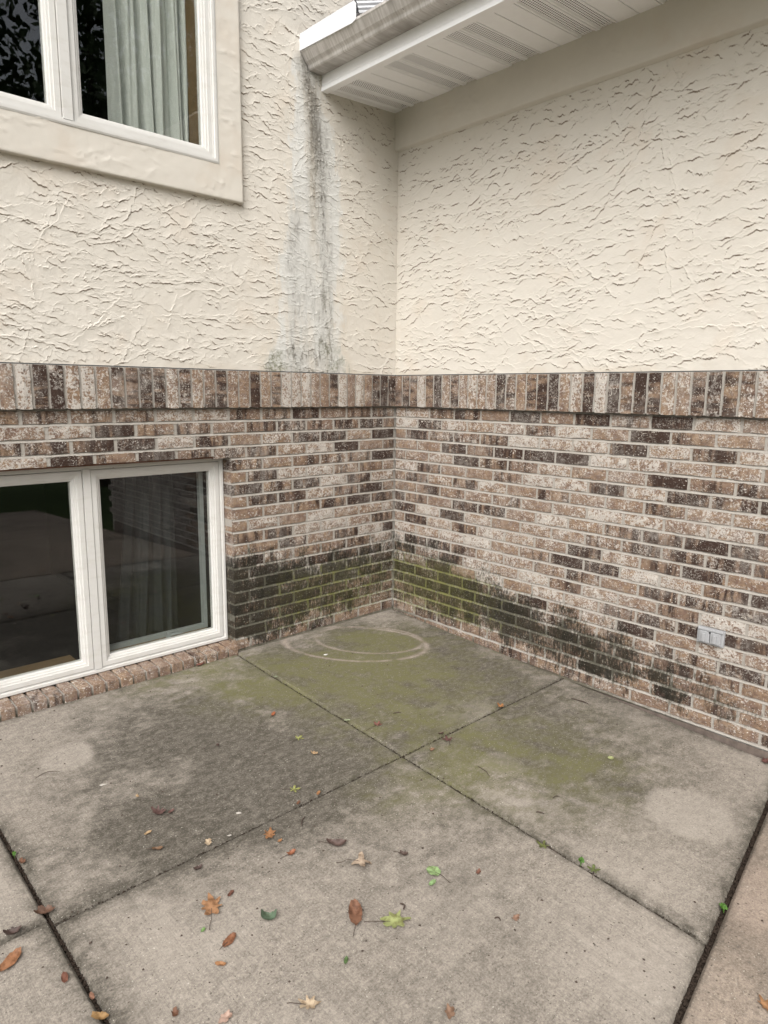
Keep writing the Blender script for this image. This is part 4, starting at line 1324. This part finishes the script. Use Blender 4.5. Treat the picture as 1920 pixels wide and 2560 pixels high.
# weeds in the joints
def weed(px, py, n, size, label, seed):
    size *= .40
    p = ray_floor(px, py)
    r = random.Random(seed)
    e = empty('weed_sprout', (p.x, p.y, floor_z(p.x, p.y) - .012))
    tag(e, label, 'weed', 'weeds in the patio joints')
    for i in range(n):
        a = r.uniform(0, 6.28); rad_ = r.uniform(.2, 1) * size; h = r.uniform(.5, 1.0) * size + .012
        tip = (rad_ * math.cos(a), rad_ * math.sin(a), h)
        build('stem', tube([(0, 0, 0), (tip[0] * .5, tip[1] * .5, h * .7), tip], [.0008, .0007, .0005], 4), M['weed'], e)
        m = MB(); b = r.uniform(.25, .42) * size + .001
        for k in range(3):
            c = a + (k - 1) * 1.9
            cx, cy = tip[0] + b * .8 * math.cos(c), tip[1] + b * .8 * math.sin(c)
            base = len(m.v)
            m.v.append((cx, cy, h + .002)); 
            m.v += [(cx + b * math.cos(q * math.pi / 4), cy + b * math.sin(q * math.pi / 4), h + .001 + .003 * math.sin(q * 1.7 + i)) for q in range(8)]
            m.f += [(base, base + 1 + q, base + 1 + (q + 1) % 8) for q in range(8)]
        build('leaf', m, M['weed'], e)
weed(1810, 2274, 9, .026, 'bright green clover tuft in the right soil joint', 1)
weed(36, 2137, 3, .016, 'tiny green sprout in the left soil joint', 3)
weed(1452, 2158, 3, .028, 'small green seedling in the joint between the olive leaves', 4)

# ================================================================== trees across the garden (seen in the upper window's reflection)
def tree(x, y, h, rad_, seed, label):
    r = np.random.RandomState(seed)
    e = empty('garden_tree', (x, y, -.62)); tag(e, label, 'tree', 'trees across the garden')
    pts = [(0, 0, 0), (.1, .05, h * .25), (-.05, .1, h * .5), (.1, 0, h * .8)]
    tb = tube(pts, [.24, .19, .14, .05], 9)
    for i in range(7):
        a = r.uniform(0, 6.28); z0 = h * r.uniform(.25, .6)
        q = tube([(0, 0, z0), (math.cos(a) * rad_ * .4, math.sin(a) * rad_ * .4, z0 + h * .10), (math.cos(a) * rad_ * .8, math.sin(a) * rad_ * .8, z0 + h * .2)], [.09, .06, .02], 6)
        b = len(tb.v); tb.v += q.v; tb.f += [tuple(b + i_ for i_ in f) for f in q.f]
    build('trunk', tb, M['bark'], e)
    nc = 90; cl = []
    while len(cl) < nc:
        p = r.uniform(-1, 1, 3)
        if np.linalg.norm(p) < 1: cl.append(p * (rad_, rad_, h * .40) + (0, 0, h * .58))
    cl = np.array(cl); n = 16000
    c = cl[r.randint(0, nc, n)] + r.normal(0, .42, (n, 3))
    d1 = r.normal(0, 1, (n, 3)); d1 /= np.linalg.norm(d1, axis=1)[:, None]
    d2 = np.cross(d1, r.normal(0, 1, (n, 3))); d2 /= np.linalg.norm(d2, axis=1)[:, None]
    s = r.uniform(.06, .12, (n, 1))
    P = np.stack([c + d1 * s, c + d2 * s * .6, c - d1 * s, c - d2 * s * .6], 1)
    me = grid_mesh('crown', P[:, :, :].reshape(n * 2, 2, 3), None) if False else bpy.data.meshes.new('crown')
    me.vertices.add(n * 4); me.vertices.foreach_set('co', P.reshape(-1).astype(np.float32))
    me.loops.add(n * 4); me.loops.foreach_set('vertex_index', np.arange(n * 4, dtype=np.int32))
    me.polygons.add(n); me.polygons.foreach_set('loop_start', np.arange(0, n * 4, 4, dtype=np.int32))
    me.update(calc_edges=True)
    link('crown', me, M['foliage'], e)
    return e
T0 = tree(2.6, -11.5, 12.5, 3.4, 2, 'leafy tree mirrored in the right pane of the upper window')
def tree_copy(x, y, rot, sc, label):
    o = T0.copy(); COL.objects.link(o); o.location = (x, y, -.62); o.rotation_euler = (0, 0, rot); o.scale = (sc,) * 3
    o['label'] = label
    for ch in T0.children:
        c = ch.copy(); COL.objects.link(c); c.parent = o
tree_copy(-1.9, -12.2, 1.0, .95, 'leafy tree mirrored in the left pane of the upper window')
tree_copy(7.0, -13.0, 2.1, 1.0, 'leafy tree farthest right across the garden')
